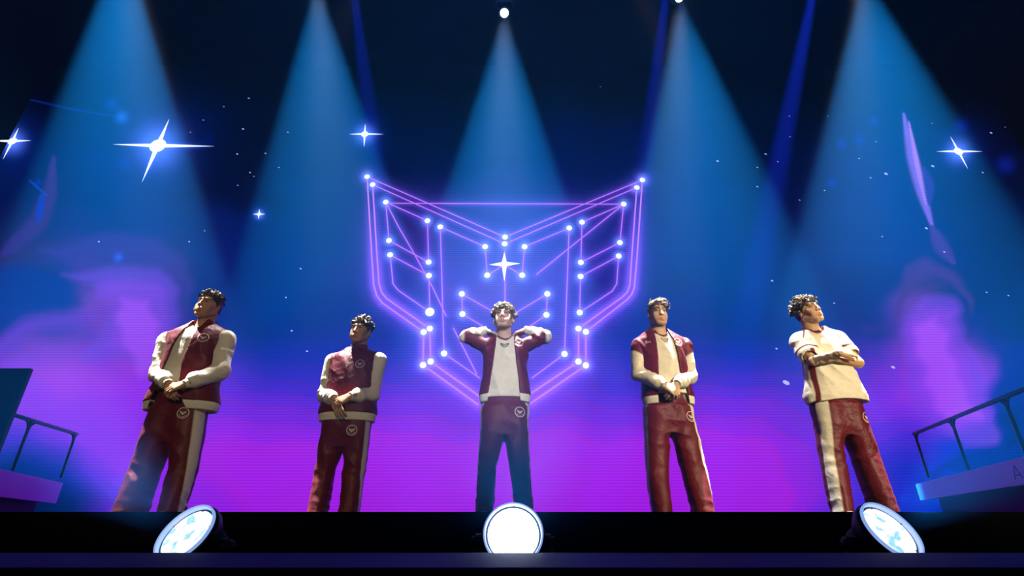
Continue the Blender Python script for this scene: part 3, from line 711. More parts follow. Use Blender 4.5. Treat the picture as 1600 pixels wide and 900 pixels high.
# ------------------------------------------------------------------ head
def head(F, c, R, sc=1.0, fat=1.0, jaw=1.0):
    def g(p): return V3(*c) + R @ (V3(*p) * sc)
    def E(p, r, k=.015, mode='u', R2=None): F.op(ell(g(p), V3(*r) * sc, R if R2 is None else R @ R2), k, mode)
    def K(a, b, ra, rb, k=.01, mode='u'): F.op(cone(g(a), g(b), ra * sc, rb * sc), k, mode)
    E((0, .018, .038), (.075, .094, .082))
    E((0, -.022, -.022), (.060 * fat, .070, .080), .03)
    E((0, -.050, -.070), (.044 * fat, .040, .040), .03)
    E((0, -.078, -.098), (.023 * jaw, .017, .017), .02)
    for s in (1, -1):
        K((s * .057 * fat, .004, -.045), (s * .026, -.066, -.094), .018, .016, .02)        # jaw line
        E((s * .044, -.058, -.018), (.019 * fat, .018, .022), .022)                          # cheekbone
        E((s * .036 * fat, -.066, -.052), (.020 * fat, .016, .024), .02)
        K((s * .012, -.092, .034), (s * .046, -.074, .036), .0095, .0085, .010)              # brow
    K((0, -.088, .030), (0, -.110, -.020), .0065, .0100, .012)                               # nose
    E((0, -.113, -.026), (.0115, .0105, .0095), .006)
    for s in (1, -1):
        E((s * .0125, -.101, -.029), (.0085, .0095, .0075), .005)
        E((s * .006, -.108, -.0365), (.0032, .0050, .0035), .002, 's')
        E((s * .0315, -.098, .013), (.0165, .0150, .0100), .008, 's')
        E((s * .0310, -.0745, .012), (.0150, .0150, .0130), .003)
        K((s * .018, -.0875, .0185), (s * .045, -.078, .0180), .0035, .0030, .003)           # upper lid
    E((0, -.084, -.060), (.030, .018, .017), .012)
    K((-.020, -.0915, -.0610), (0, -.1000, -.0575), .0040, .0062, .004); K((.020, -.0915, -.0610), (0, -.1000, -.0575), .0040, .0062, .004)
    K((-.016, -.0915, -.0700), (.016, -.0915, -.0700), .0055, .0055, .005); E((0, -.0965, -.0700), (.013, .0065, .0060), .004)
    K((-.021, -.0985, -.0640), (.021, -.0985, -.0640), .0016, .0016, .002, 's')
    E((0, -.089, -.083), (.018, .006, .004), .006, 's')
    for s in (1, -1):
        Re = rot(-12, 0, s * 24)
        E((s * .078, .012, -.002), (.0095, .0185, .0310), .006, 'u', Re)
        E((s * .0865, .006, .001), (.0065, .0110, .0190), .004, 's', Re)
        E((s * .080, .002, -.006), (.004, .006, .006), .004)
    return g
def head_rules(c, R, sc, tone, beard=0.0, brow=(0.03, 0.018, 0.012)):
    Ri = R.T; c = V3(*c)
    def loc(X, Y, Z):
        P = np.stack([X - c[0], Y - c[1], Z - c[2]], -1) @ R / sc; return P[:, 0], P[:, 1], P[:, 2]
    def near(X, Y, Z): x, y, z = loc(X, Y, Z); return (np.abs(x) < .1) & (y < .02) & (np.abs(z) < .14), x, y, z
    def brows(X, Y, Z):
        m, x, y, z = near(X, Y, Z); ax = np.abs(x); ctr = .0315 + .006 * np.sin(np.clip((ax - .012) / .040, 0, 1) * PI * .75)
        return m * (ax > .011) * (ax < .052) * soft_step(np.abs(z - ctr) - (.0062 - .05 * np.clip(ax - .035, 0, 1)), .002) * .9
    def lips(X, Y, Z):
        m, x, y, z = near(X, Y, Z); return m * soft_step(np.hypot(x / .022, (z + .0655) / .0105) - 1, .1) * (y < -.085) * .75
    def whites(X, Y, Z):
        m, x, y, z = near(X, Y, Z); ax = np.abs(x) - .031; return m * soft_step(np.hypot(ax / .0135, (z - .011) / .0050) - 1, .15) * (y < -.078)
    def iris(X, Y, Z):
        m, x, y, z = near(X, Y, Z); ax = np.abs(x) - .031; return m * soft_step(np.hypot(ax, z - .0115) - .0066, .0016) * (y < -.078)
    def lash(X, Y, Z):
        m, x, y, z = near(X, Y, Z); ax = np.abs(x) - .031; return m * soft_step(np.abs(z - .0165 + 8 * ax ** 2) - .0016, .001) * (np.abs(ax) < .015) * (y < -.07) * .8
    def stub(X, Y, Z):
        m, x, y, z = near(X, Y, Z); a = soft_step(z + .045 - .9 * (np.abs(x) - .02).clip(0, 1), .012) * soft_step(-.14 - z, .01)
        a2 = a * (1 - soft_step(np.hypot(x / .026, (z + .066) / .013) - 1, .2)); return m * a2 * beard
    def cheek(X, Y, Z):
        m, x, y, z = near(X, Y, Z); return m * np.exp(-((np.abs(x) - .038) / .018) ** 2 - ((z + .02) / .02) ** 2) * .25
    t = V3(*tone)
    return [(cheek, t * V3(1.05, .72, .68)), (stub, t * V3(.38, .36, .42)), (lips, t * V3(.95, .48, .46)), (whites, (.22, .19, .17)), (iris, (.03, .02, .015)), (lash, (.03, .02, .02)), (brows, brow)]

def hair(c, R, sc, style, col, parent, toplight=None, seed=0):
    """hair grown as overlapping tapering locks over a close-cropped cap"""
    c = V3(*c); rnd = random.Random(seed)
    def g(p): return c + R @ (V3(*p) * sc)
    lo = c - .185 * sc; hi = c + .215 * sc; F = Field(lo, hi, .0034)
    F.op(ell(g((0, .018, .038)), V3(.0795, .0985, .0865) * sc, R), .005)
    F.op(ell(g((0, .026, .006)), V3(.0775, .088, .075) * sc, R), .01)
    if style.get('vol'): F.op(ell(g((0, .012, .072)), V3(.080, .094, .058 + style['vol']) * sc, R), .015)
    Ri = R
    fy = style.get('front', .066)
    def cut(X, Y, Z):
        x, y, z = [((X - c[0]) * Ri[0, i] + (Y - c[1]) * Ri[1, i] + (Z - c[2]) * Ri[2, i]) / sc for i in range(3)]
        line = np.interp(y, [-.13, -.075, -.060, -.048, -.030, -.012, .000, .022, .038, .070, .12], [fy + .006, fy, fy - .012, .038, .030, -.004, .004, .014, -.028, -.066, -.072])
        line = line + .004 * np.sin(x * 190) + .003 * np.sin(y * 260)
        return (line - z) * sc * 0.8
    F.clip(cut)
    n = style.get('n', 150)
    for i in range(n):
        # a root on the upper head
        th = rnd.uniform(0, 2 * PI); ph = math.acos(1 - rnd.random() * (1 - math.cos(math.radians(style.get('reach', 80)))))
        d = V3(math.sin(ph) * math.cos(th), math.sin(ph) * math.sin(th), math.cos(ph))
        p = V3(0, .018, .040) + d * V3(.077, .095, .083 + style.get('vol', 0) * max(0, d[2]))
        if p[1] < -.045 and p[2] < fy + .01: continue
        flow = V3(*style['flow']) + V3(rnd.gauss(0, 1), rnd.gauss(0, 1), rnd.gauss(0, 1)) * style.get('mess', .3) + d * style.get('lift', .3)
        if style.get('radial'): flow = flow + V3(d[0], d[1], 0) * style['radial']
        flow -= d * min(0, flow @ d); flow /= np.linalg.norm(flow)
        L = style.get('len', .04) * rnd.uniform(.6, 1.2); r0 = style.get('r', .0085) * rnd.uniform(.8, 1.2)
        if style.get('curl'):
            a = np.cross(flow, d); a /= np.linalg.norm(a) + 1e-9; q = p; k = 5; prev = p
            for j in range(1, k + 1):
                an = j / k * style['curl'] + rnd.uniform(-.3, .3); cr_ = L * .42
                q = p + d * cr_ * (1 - math.cos(an)) * .9 + flow * cr_ * math.sin(an) + a * j * .0022 * rnd.choice((1, -1))
                F.op(cone(g(prev), g(q), r0 * sc * (1 - .09 * j), r0 * sc * (1 - .1 * j)), .002); prev = q
        else:
            m = p + flow * L * .55 + d * .003; e = m + (flow - d * style.get('drop', .35)) * L * .55
            F.op(cone(g(p), g(m), r0 * sc, r0 * .8 * sc), .003); F.op(cone(g(m), g(e), r0 * .8 * sc, .0016), .003)
    me, V = F.mesh('hair', 0)
    o = link('hair', me, M_HAIR, parent); nf = noise3(160, seed + 5, 6); nf2 = noise3(420, seed + 8, 6)
    col = V3(*col); toplight = V3(*toplight) if toplight is not None else col * 1.6
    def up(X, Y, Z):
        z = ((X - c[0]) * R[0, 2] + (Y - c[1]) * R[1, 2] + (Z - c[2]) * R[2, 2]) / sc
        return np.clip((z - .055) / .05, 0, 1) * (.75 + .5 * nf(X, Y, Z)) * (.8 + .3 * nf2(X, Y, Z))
    paint(me, V, col, [(up, toplight)])  # upper locks painted paler, as lit from overhead
    return o

# ------------------------------------------------------------------ badges sewn on cloth
def decal(polys, c, size, tgt, name, mt, parent, lift=.0025, ang=0.0, yaw=0.0):
    """flat patches laid on the front of a garment; polys in units of size round c=(x, z)"""
    bvh = BVHTree.FromPolygons([v.co for v in tgt.vertices], [tuple(p.vertices) for p in tgt.polygons])
    bm = bmesh.new(); ca, sa = math.cos(ang), math.sin(ang); cw = math.cos(yaw)
    d = Vector((math.sin(yaw), cw, 0)); side = Vector((cw, -math.sin(yaw), 0))
    for P in polys:
        vs_ = []
        for (x, z) in P:
            x, z = (x * ca - z * sa) * size, (x * sa + z * ca) * size
            o = Vector((c[0], 0, c[1])) + side * x + Vector((0, 0, z)) - d * 0.6
            h = bvh.ray_cast(o, d, 1.2)
            if h[0] is None: vs_ = None; break
            vs_.append(h[0] - d * lift)
        if not vs_: continue
        if max(v.y for v in vs_) - min(v.y for v in vs_) > size * 1.4: continue
        vv = [bm.verts.new(v) for v in vs_]
        try: bm.faces.new(vv)
        except ValueError: pass
    bmesh.ops.remove_doubles(bm, verts=bm.verts, dist=1e-5)
    me = bpy.data.meshes.new(name); bm.to_mesh(me); bm.free()
    return link(name, me, mt, parent)
def ring(r0, r1, n=28, a0=0, a1=2 * PI):
    return [[(r * math.cos(a), r * math.sin(a)) for r, a in ((r0, p), (r1, p), (r1, q), (r0, q))] for p, q in [(a0 + (a1 - a0) * k / n, a0 + (a1 - a0) * (k + 1) / n) for k in range(n)]]
def mirror(P): return P + [[(-x, z) for x, z in p[::-1]] for p in P]
# small winged heart-shaped mark inside the round badge
WING = mirror([[(0, -.42), (0, -.05), (.16, .12), (.20, -.22)], [(.20, -.22), (.16, .12), (.30, .22), (.42, .02)], [(.30, .22), (.52, .40), (.50, .10), (.42, .02)], [(.10, .18), (.0, .05), (.0, .14), (.07, .26)]])
BADGE = ring(.86, 1.0) + WING + ring(.64, .70, 10, math.radians(200), math.radians(340))
# open winged mask on the shirt front
def bar(a, b, w):
    dx, dz = b[0] - a[0], b[1] - a[1]; L = math.hypot(dx, dz); nx_, nz_ = -dz / L * w, dx / L * w
    return [(a[0] + nx_, a[1] + nz_), (b[0] + nx_, b[1] + nz_), (b[0] - nx_, b[1] - nz_), (a[0] - nx_, a[1] - nz_)]
def chain(pts, w): return [bar(a, b, w) for a, b in zip(pts, pts[1:])]
MASK = mirror(chain([(0, .18), (.35, .34), (1.0, .58), (.95, .15), (.66, -.22), (.60, -.34), (0, -.66)], .055) + chain([(.88, .38), (.52, .20), (.52, -.10), (.80, .12)], .05) + chain([(.30, .12), (.34, -.28), (0, -.46)], .05) + chain([(.0, -.02), (.16, .10)], .05))
# ------------------------------------------------------------------ the five players
def lerp(a, b, t): return V3(*a) * (1 - t) + V3(*b) * t
def person(q):
    rx, Y0 = q['root']; root = empty('person', (rx, Y0, 0)); tag(root, q['label'], 'person')
    def J(px, py, dy):
        v = at(px, py, Y0 + dy); return V3(v.x - rx, v.y - Y0, v.z)
    A = {k: J(*v) for k, v in q['arms'].items()}
    hc, R, sc = V3(*q['head'][0]), rot(*q['head'][1]), q['head'][2]
    T = q['torso']; seed = q['seed']; nz_ = q['neck']
    # --- body: one continuous figure under the clothes
    F = Field((-.62, -.42, .02), (.62, .30, 1.98), .0042)
    F.op(loft([(z, cx, cy, wx - .065, wy - .045) for (z, cx, cy, wx, wy) in T if wx > .1 and z > q['waist'] - .06], 2.2), 0)
    F.op(cone((nz_[0], .035, nz_[1] - .10), hc + R @ V3(0, .028, -.045), .072, .057 * sc * q.get('neckw', 1)), .03)
    for s, k in ((-1, 'L'), (1, 'R')):
        lg = q['leg' + k]; F.op(cone((lg[-1][1] * .8, 0, .88), (lg[1][1], 0, .46), .085, .052), .03); F.op(cone((lg[1][1], 0, .46), (lg[0][1], .01, .09), .052, .038), .02)
        F.op(cone((lg[0][1], .0, .06), (lg[0][1], -.10, .055), .035, .028), .02)
        F.op(cone(A['sh' + k], A['el' + k], .050, .040), .03); F.op(cone(A['el' + k], A['wr' + k], .041, .0265, None), .015)
    q['hands'](F, A)
    F.op(ell(hc, (.001, .001, .001)), .001)
    head(F, hc, R, sc, q.get('fat', 1.0), q.get('jaw', 1.0))
    me, V = F.mesh('body', 0); body = link('body', me, M_SKIN, root)
    rules = head_rules(hc, R, sc, q['skin'], q.get('beard', .3), q.get('brow', (.03, .018, .012)))
    if 'ink' in q: rules.append(q['ink'](A))
    paint(me, V, q['skin'], rules)
    hair(hc, R, sc, q['hair'], q['haircol'], root, q.get('hair_toplight'), seed)
    # --- trousers
    F = Field((-.34, -.28, .0), (.34, .26, 1.06), .0062)
    wz = q['waist']
    F.op(loft([(q['crotch'], 0.0, .01, .14, .10), (q['crotch'] + .10, .0, .01, .175, .125), (.80, 0, .01, q['hipw'], .122), (wz - .06, 0, .01, q['hipw'] - .02, .100), (wz + .05, 0, .01, q['hipw'] - .035, .085)], 2.3), 0)
    for k in 'LR': F.op(loft([(z, cx, -.032 if z < .1 else .01, w, w * (1.5 if z < .1 else 1.08)) for (z, cx, w) in q['leg' + k]], 2.2), .03)
    F.push(creases(seed + 11, .010, 20, (.55, .2, .9), (0, -.05, q['crotch'] - .02), .22))
    F.push(creases(seed + 12, .0055, 15, (1, .3, .12)))
    for k in 'LR':
        lg = q['leg' + k]; F.push(creases(seed + ord(k), .011, 34, (.2, .25, 1), (lg[0][1], 0, .07), .13)); F.push(creases(seed + 2 + ord(k), .008, 26, (.5, .3, .9), (lg[1][1], 0, lg[1][0]), .12))
    F.clip(lambda X, Y, Z: np.maximum(.005 - Z, Z - (wz + .035)) + 0 * X)
    me, V = F.mesh('trousers', 1); tr_ = link('trousers', me, M_TRACK, root)
    def stripe(k, s):
        lg = sorted(q['leg' + k]); zs = [a[0] for a in lg]; a0, a1 = q['stripe' + k]
        zs2 = zs + [1.05]; cx2 = [a[1] for a in lg] + [lg[-1][1] * .4]
        def f(X, Y, Z):
            cx = np.interp(Z, zs2, cx2); t = np.degrees(np.arctan2(Y - .01, (X - cx) * s))
            return (X * s > 0) * soft_step(np.maximum(a0 - t, t - a1), 3.0)
        return f
    rl = [(stripe('L', -1), CREAM * .92), (stripe('R', 1), CREAM * .92)]
    paint(me, V, MAROON, rl)
    bx_, bz_ = q['leg_badge']; decal(BADGE, (bx_, bz_), .043, me, 'badge', M_BADGE, tr_)
    # --- shoes
    for k in 'LR':
        x = q['leg' + k][0][1]; F = Field((x - .09, -.27, -.01), (x + .09, .15, .14), .006); yaw = q.get('toe' + k, 0)
        d = V3(math.sin(yaw), -math.cos(yaw), 0)
        F.op(cone(V3(x, .06, .035), V3(x, 0, .030) + d * .10, .036, .032), .02); F.op(cone(V3(x, .03, .075), V3(x, 0, .045) + d * .04, .036, .030), .03); F.op(ell(V3(x, .0, .020) + d * .115, (.044, .040, .024)), .015)
        F.clip(lambda X, Y, Z: .001 - Z + 0 * X * Y)
        me, V = F.mesh('shoe', 1); link('shoe', me, M_SHOE, root); paint(me, V, (.25, .25, .26), [(lambda X, Y, Z: soft_step(Z - .02, .003), (.6, .6, .6))])
    # --- shirt
    top = q['torso']
    if q['kit'] == 'jersey':
        F = Field((-.46, -.26, .78), (.46, .26, 1.62), .0062)
        F.op(loft(T, 2.3), 0)
        for k in 'LR':
            e = lerp(A['sh' + k], A['el' + k], q['sleeve_to'][k]); F.op(cone(A['sh' + k] - V3(0, 0, .012), e, .080, .078), .05)
        for s_ in (-1, 1): F.op(cone((nz_[0] + s_ * .06, .02, nz_[1] - .045), A['shL' if s_ < 0 else 'shR'] + V3(0, .01, .012), .050, .058), .05)
        hole = cone((nz_[0], -.0, nz_[1] - .02), (nz_[0] + .0, .03, nz_[1] + .2), .072, .085)
        F.op(hole, .004, 's')
        bot = cone((0, .0, T[0][0] - .03), (0, 0, T[0][0] + .03), .16, .12)
        for k in 'LR':
            e = lerp(A['sh' + k], A['el' + k], q['sleeve_to'][k]); u = A['el' + k] - A['sh' + k]; u /= np.linalg.norm(u)
            F.op(cone(e - u * .02, e + u * .15, .058, .062), .004, 's')
        F.push(creases(seed + 21, .012, 19, (.75, .2, .55), (.03, -.1, 1.06), .26)); F.push(creases(seed + 22, .006, 16, (1, .2, .35)))
        F.push(creases(seed + 23, .009, 30, (.3, .2, 1), (-.2, 0, 1.38), .12))
        hemf = lambda X: T[0][0] + .006 + .012 * np.sin(X * 9 + 1)
        F.clip(lambda X, Y, Z: hemf(X) - Z + 0 * Y)
        me, V = F.mesh('shirt', 1); sh = link('shirt', me, M_JERSEY, root)
        def collar(X, Y, Z):
            a = V3(nz_[0], 0, nz_[1] - .02); t = np.hypot(X - a[0], (Y - .005)); return soft_step(t - .092, .003) * (Z > nz_[1] - .08)
        def cuff(k, lo, hi):
            s_, e_ = A['sh' + k], A['el' + k]; u = (e_ - s_); Ln = np.linalg.norm(u); u = u / Ln
            def f(X, Y, Z):
                h = ((X - s_[0]) * u[0] + (Y - s_[1]) * u[1] + (Z - s_[2]) * u[2]) / Ln
                r = np.sqrt(np.maximum((X - s_[0] - h * Ln * u[0]) ** 2 + (Y - s_[1] - h * Ln * u[1]) ** 2 + (Z - s_[2] - h * Ln * u[2]) ** 2, 0))
                return soft_step(np.maximum(lo - h, h - hi), .01) * (r < .10)
            return f
        def side_stripe(X, Y, Z):
            c = np.interp(Z, [.85, 1.2, 1.35], [-.185, -.165, -.18]); return (Y < 0) * soft_step(np.abs(X - c) - .017, .003) * (Z < 1.30) 
        def side2(X, Y, Z): return (X < -.05) * soft_step(np.abs(Y - .03) - .014, .003) * (Z < 1.33) * (Z > .95)
        def raglan(X, Y, Z):
            c = np.interp(Z, [1.40, 1.50], [.165, .105]); return soft_step(np.abs(np.abs(X - nz_[0]) - c) - .007, .003) * (Z > 1.41)
        mark = noise3(30, 3); tri = lambda X, Y, Z: .28 * ((np.sin(X * 55 + Z * 30) * np.sin(Z * 62 - X * 28)) > .15)
        paint(me, V, CREAM, [(tri, CREAM * V3(.86, .84, .80)), (side_stripe, MAROON), (side2, MAROON), (raglan, MAROON), (collar, MAROON), (cuff('L', q['sleeve_to']['L'] - .15, q['sleeve_to']['L'] - .07), MAROON), (cuff('R', q['sleeve_to']['R'] - .15, q['sleeve_to']['R'] - .07), MAROON)])
        decal(mirror([[(-.9, .1), (-.9, .5), (-.2, .5), (-.2, .1)]]) + [[(-.7, -.1), (.7, -.1), (.7, -.35), (-.7, -.35)]], (.235, .925), .028, me, 'hem_label', M_BADGE_DARK, sh)
        return root
    ins = q.get('inset', .022)
    F = Field((-.34, -.24, .78), (.34, .24, 1.60), .0062); zs = q['shirt_hem']
    F.op(loft([(z, cx, cy, wx - ins - .006, wy - ins + .006) for (z, cx, cy, wx, wy) in T], 2.3), 0)
    F.op(cone((nz_[0], -.0, nz_[1] - .02), (nz_[0], .03, nz_[1] + .2), .070, .085), .004, 's')
    F.push(creases(seed + 31, .009, 17, (1, .2, .30))); F.push(creases(seed + 32, .008, 24, (.6, .2, .8), (0, -.1, .98), .14))
    F.clip(lambda X, Y, Z: zs - Z + 0 * X * Y)
    me, V = F.mesh('shirt', 1); sh = link('shirt', me, M_JERSEY, root)
    def collar(X, Y, Z): return soft_step(np.hypot(X - nz_[0], Y - .005) - .088, .003) * (Z > nz_[1] - .08)
    tri = lambda X, Y, Z: .22 * ((np.sin(X * 55 + Z * 30) * np.sin(Z * 62 - X * 28)) > .15)
    paint(me, V, CREAM, [(tri, CREAM * V3(.88, .86, .82)), (collar, MAROON)])
    if 'shirt_mark' in q: decal(MASK, q['shirt_mark'], .036, me, 'winged_mark', M_BADGE_DARK, sh)
    # --- track jacket: body, sleeves, cuffs, waistband, collar
    hem = T[0][0]
    def opening(extra=0.0):
        zs_, cs, ws = zip(*q['open'])
        def f(X, Y, Z): return np.maximum(np.abs(X - np.interp(Z, zs_, cs)) - np.interp(Z, zs_, ws) - extra, Y - .0)
        return f
    op = opening() if q.get('open') else None
    F = Field((-.40, -.28, .68), (.40, .28, 1.64), .0062)
    F.op(loft(T, 2.3), 0)
    for k in 'LR': F.op(cone(A['sh' + k] - V3(0, 0, .01), lerp(A['sh' + k], A['el' + k], q.get('yoke', .02)), q.get('sleeve', (.07,))[0] - .020, q.get('sleeve', (.07,))[0] - .021), .05)
    for s_ in (-1, 1): F.op(cone((nz_[0] + s_ * .06, .02, nz_[1] - .045), A['shL' if s_ < 0 else 'shR'] + V3(0, .01, .012), .050, .058), .05)
    F.push(creases(seed + 41, .009, 18, (.8, .2, .5), (.05, -.1, 1.05), .3)); F.push(creases(seed + 42, .006, 17, (1, .25, .2)))
    for k in 'LR': F.push(creases(seed + 43 + ord(k), .009, 34, (.9, .2, .5), A['sh' + k] - V3(0, .04, .06), .10))
    outer = F.D.copy()
    F.D = np.maximum(F.D, -(outer + .013))
    F.op(cone((nz_[0], .01, nz_[1] - .05), (nz_[0], .03, nz_[1] + .2), .066, .075), .004, 's')
    X, Yg, Z = [(np.arange(F.n[i]) * F.h + F.lo[i]).reshape([-1 if j == i else 1 for j in range(3)]) for i in range(3)]
    if op: F.D = np.maximum(F.D, -op(X, Yg, Z))
    F.clip(lambda X, Y, Z: hem + .052 - Z + 0 * X * Y)
    # sleeve fronts start on the seam
    me, V = F.mesh('jacket', 1); jk = link('jacket', me, M_TRACK, root)
    zipc = q.get('zip')
    jr = []
    if zipc is not None: jr.append((lambda X, Y, Z: (Y < 0) * soft_step(np.abs(X - zipc) - .004, .003), MAROON * .4))
    paint(me, V, MAROON, jr)
    bx_, bz_ = q['chest_badge']; decal(BADGE, (bx_, bz_), .040, me, 'badge', M_BADGE, jk, ang=q.get('badge_ang', 0))
    if 'name_mark' in q:   # small pale lettering on the other breast
        E3 = chain([(-.6, .5), (-1.0, .5), (-1.0, -.5), (-.6, -.5)], .09) + chain([(-1, 0), (-.65, 0)], .08) + chain([(-.35, -.5), (-.35, .25), (.05, .25), (.05, -.5)], .09) + chain([(.75, .2), (.4, .2), (.4, -.45), (.75, -.45), (.75, .25)], .08)
        decal(E3, q['name_mark'], .021, me, 'lettering', M_BADGE, jk)
    # waistband
    F = Field((-.36, -.26, hem - .02), (.36, .26, hem + .10), .0055)
    w0 = T[0]; F.op(loft([(hem - .01, w0[1], w0[2], w0[3] - .004, w0[4] - .004), (hem + .03, w0[1], w0[2], w0[3] + .004, w0[4] + .004), (hem + .062, w0[1], w0[2], w0[3] + .002, w0[4] + .002)], 2.3), 0)
    inn = F.D.copy(); F.D = np.maximum(F.D, -(inn + .016)); F.push(lambda X, Y, Z: .0012 * np.sin(np.arctan2(Y, X) * 120))
    X, Yg, Z = [(np.arange(F.n[i]) * F.h + F.lo[i]).reshape([-1 if j == i else 1 for j in range(3)]) for i in range(3)]
    if op: F.D = np.maximum(F.D, -op(X, Yg, Z))
    me, V = F.mesh('waistband', 1); link('waistband', me, M_RIB, jk); paint(me, V, CREAM, jr)
    # collar
    F = Field((nz_[0] - .14, -.14, nz_[1] - .12), (nz_[0] + .14, .16, nz_[1] + .12), .005); ch = q.get('collar', .05)
    F.op(loft([(nz_[1] - .055, nz_[0], .02, .098, .095), (nz_[1] - .01, nz_[0], .022, .080, .078), (nz_[1] + ch, nz_[0], .026, .076, .074)], 2.1), 0)
    c0 = F.D.copy(); F.D = np.maximum(F.D, -(c0 + .011)); F.push(creases(seed + 51, .003, 40, (.9, .3, .3)))
    F.clip(lambda X, Y, Z: np.maximum(nz_[1] - .05 - Z - .35 * Y, Z - (nz_[1] + ch) + .28 * (-Y)) + 0 * X)
    X, Yg, Z = [(np.arange(F.n[i]) * F.h + F.lo[i]).reshape([-1 if j == i else 1 for j in range(3)]) for i in range(3)]
    if op: F.D = np.maximum(F.D, -opening(.0)(X, Yg, Z))
    me, V = F.mesh('collar', 1); link('collar', me, M_RIB, jk); paint(me, V, MAROON_D * 1.2, jr)
    if zipc is not None:
        m = MB(); m.box((zipc - .004, -.078, nz_[1] - .01), (zipc + .004, -.068, nz_[1] + .025), .002); m.build('zip_pull', mat('zip_metal', (.7, .7, .7), .3, 1.0), jk)
    # sleeves
    for k, s in (('L', -1), ('R', 1)):
        S, E_, W = A['sh' + k], A['el' + k], A['wr' + k]; r1, r2, r3 = q.get('sleeve', (.070, .066, .050)); y0 = q.get('yoke', .02)
        F = Field(np.minimum(np.minimum(S, E_), W) - .12, np.maximum(np.maximum(S, E_), W) + .12, .0058)
        st = lerp(S, E_, y0 * .4)
        F.op(cone(st, E_, r1, r2), 0); u = (W - E_); L_ = np.linalg.norm(u); u /= L_; cuff0 = W - u * .045
        F.op(cone(E_, cuff0, r2 * .98, r3), .03)
        F.op(ell(W - u * .085, (r3 * 1.12, r3 * 1.12, r3 * 1.05)), .03)
        ax = (E_ - S) / np.linalg.norm(E_ - S)
        F.push(creases(seed + 61 + ord(k), .011, 30, tuple(ax * .9 + V3(.2, 0, .1)), E_, .13)); F.push(creases(seed + 63 + ord(k), .013, 34, tuple(u), W - u * .08, .09)); F.push(creases(seed + 65, .005, 18, (.6, .3, .7)))
        me, V = F.mesh('sleeve', 1); sl = link('sleeve', me, M_TRACK, jk)
        pan = q.get('panel' + k)
        paint(me, V, CREAM, [(pan(A), MAROON)] if pan else [])
        F = Field(np.minimum(cuff0, W) - .07, np.maximum(cuff0, W) + .07, .0045)
        F.op(cone(cuff0, W + u * .024, .043, .035), 0); c0 = F.D.copy()
        F.op(cone(W, W + u * .10, .029, .034), .003, 's')
        nrm = np.cross(u, V3(0, 0, 1)); F.D = np.where(F.D < .02, F.D, F.D)
        lim = lambda X, Y, Z: (X - W[0]) * u[0] + (Y - W[1]) * u[1] + (Z - W[2]) * u[2] - .024
        F.clip(lambda X, Y, Z: np.maximum(lim(X, Y, Z), -lim(X, Y, Z) - .080))
        me, V = F.mesh('cuff', 1); link('cuff', me, M_RIB, sl); paint(me, V, CREAM)
    return root, jk

def clasp(front, uF, uB, fF=(25, 55, 35), fB=(20, 30, 20), dF=(0, 0, 0), dB=(0, 0, 0), nF=(0, -1, .25), nB=(0, -1, .1), thF=(40, 25), thB=(45, 30)):
    """one hand laid over the other in front of the body; front names the arm whose hand is outside"""
    def f(F, A):
        b = 'L' if front == 'R' else 'R'
        hand(F, A['wr' + b] + V3(*dB), uB, nB, 1 if b == 'L' else 1, fB, 3, thB) if False else None
        for k, u, n, c, dd, th in ((b, uB, nB, fB, dB, thB), (front, uF, nF, fF, dF, thF)):
            u = V3(*u); u = u / np.linalg.norm(u); n_ = V3(*n); n_ = n_ - u * (n_ @ u); n_ /= np.linalg.norm(n_)
            up = np.cross(u, n_); side = 1 if up[2] > 0 else -1
            hand(F, A['wr' + k] + V3(*dd), u, n_, side, c, 3, th, 1.02)
    return f

def hands_behind_neck(F, A):
    for k, s in (('L', -1), ('R', 1)):
        u = V3(-s * .86, .22, -.30); n = V3(-s * -.25, .55, .75)
        n = V3(s * .1, -.25, -.95)                    # palms turned up and back against the neck
        hand(F, A['wr' + k], u, -n, s * -1 if False else (1 if np.cross(u, -n)[1] < 0 else -1), (25, 30, 20), 7, (38, 15), 1.0)

def arms_crossed(F, A):
    # the inked forearm lies outside, its hand tucked by the other elbow; the other hand is tucked under
    hand(F, A['wrL'], (.95, .12, .05), (.1, -.9, .45), 1, (15, 25, 15), 3, (20, 10))
    hand(F, A['wrR'], (-.93, .30, -.05), (-.1, -.95, .2), 1, (15, 25, 15), 3, (20, 10))

def torso(hem, w_hem, w_mid, w_ch, d=1.0, sh=1.44, nk=1.51, cx=0.0, lean=0.0, shw=.17):
    return [(hem, cx, .0, w_hem, .125 * d), (hem + .06, cx, 0, w_hem + .012, .135 * d), (hem + .20, cx * .8, 0, w_mid, .138 * d), (sh - .24, cx * .5, 0, w_ch, .135 * d), (sh - .10, cx * .2, .005, w_ch + .01, .125 * d),
            (sh - .02, 0, .01, shw + .03, .108 * d), (sh + .02, 0, .015, shw - .005, .094), (nk - .01, 0, .02, .118, .084), (nk + .02, 0, .022, .085, .07)]

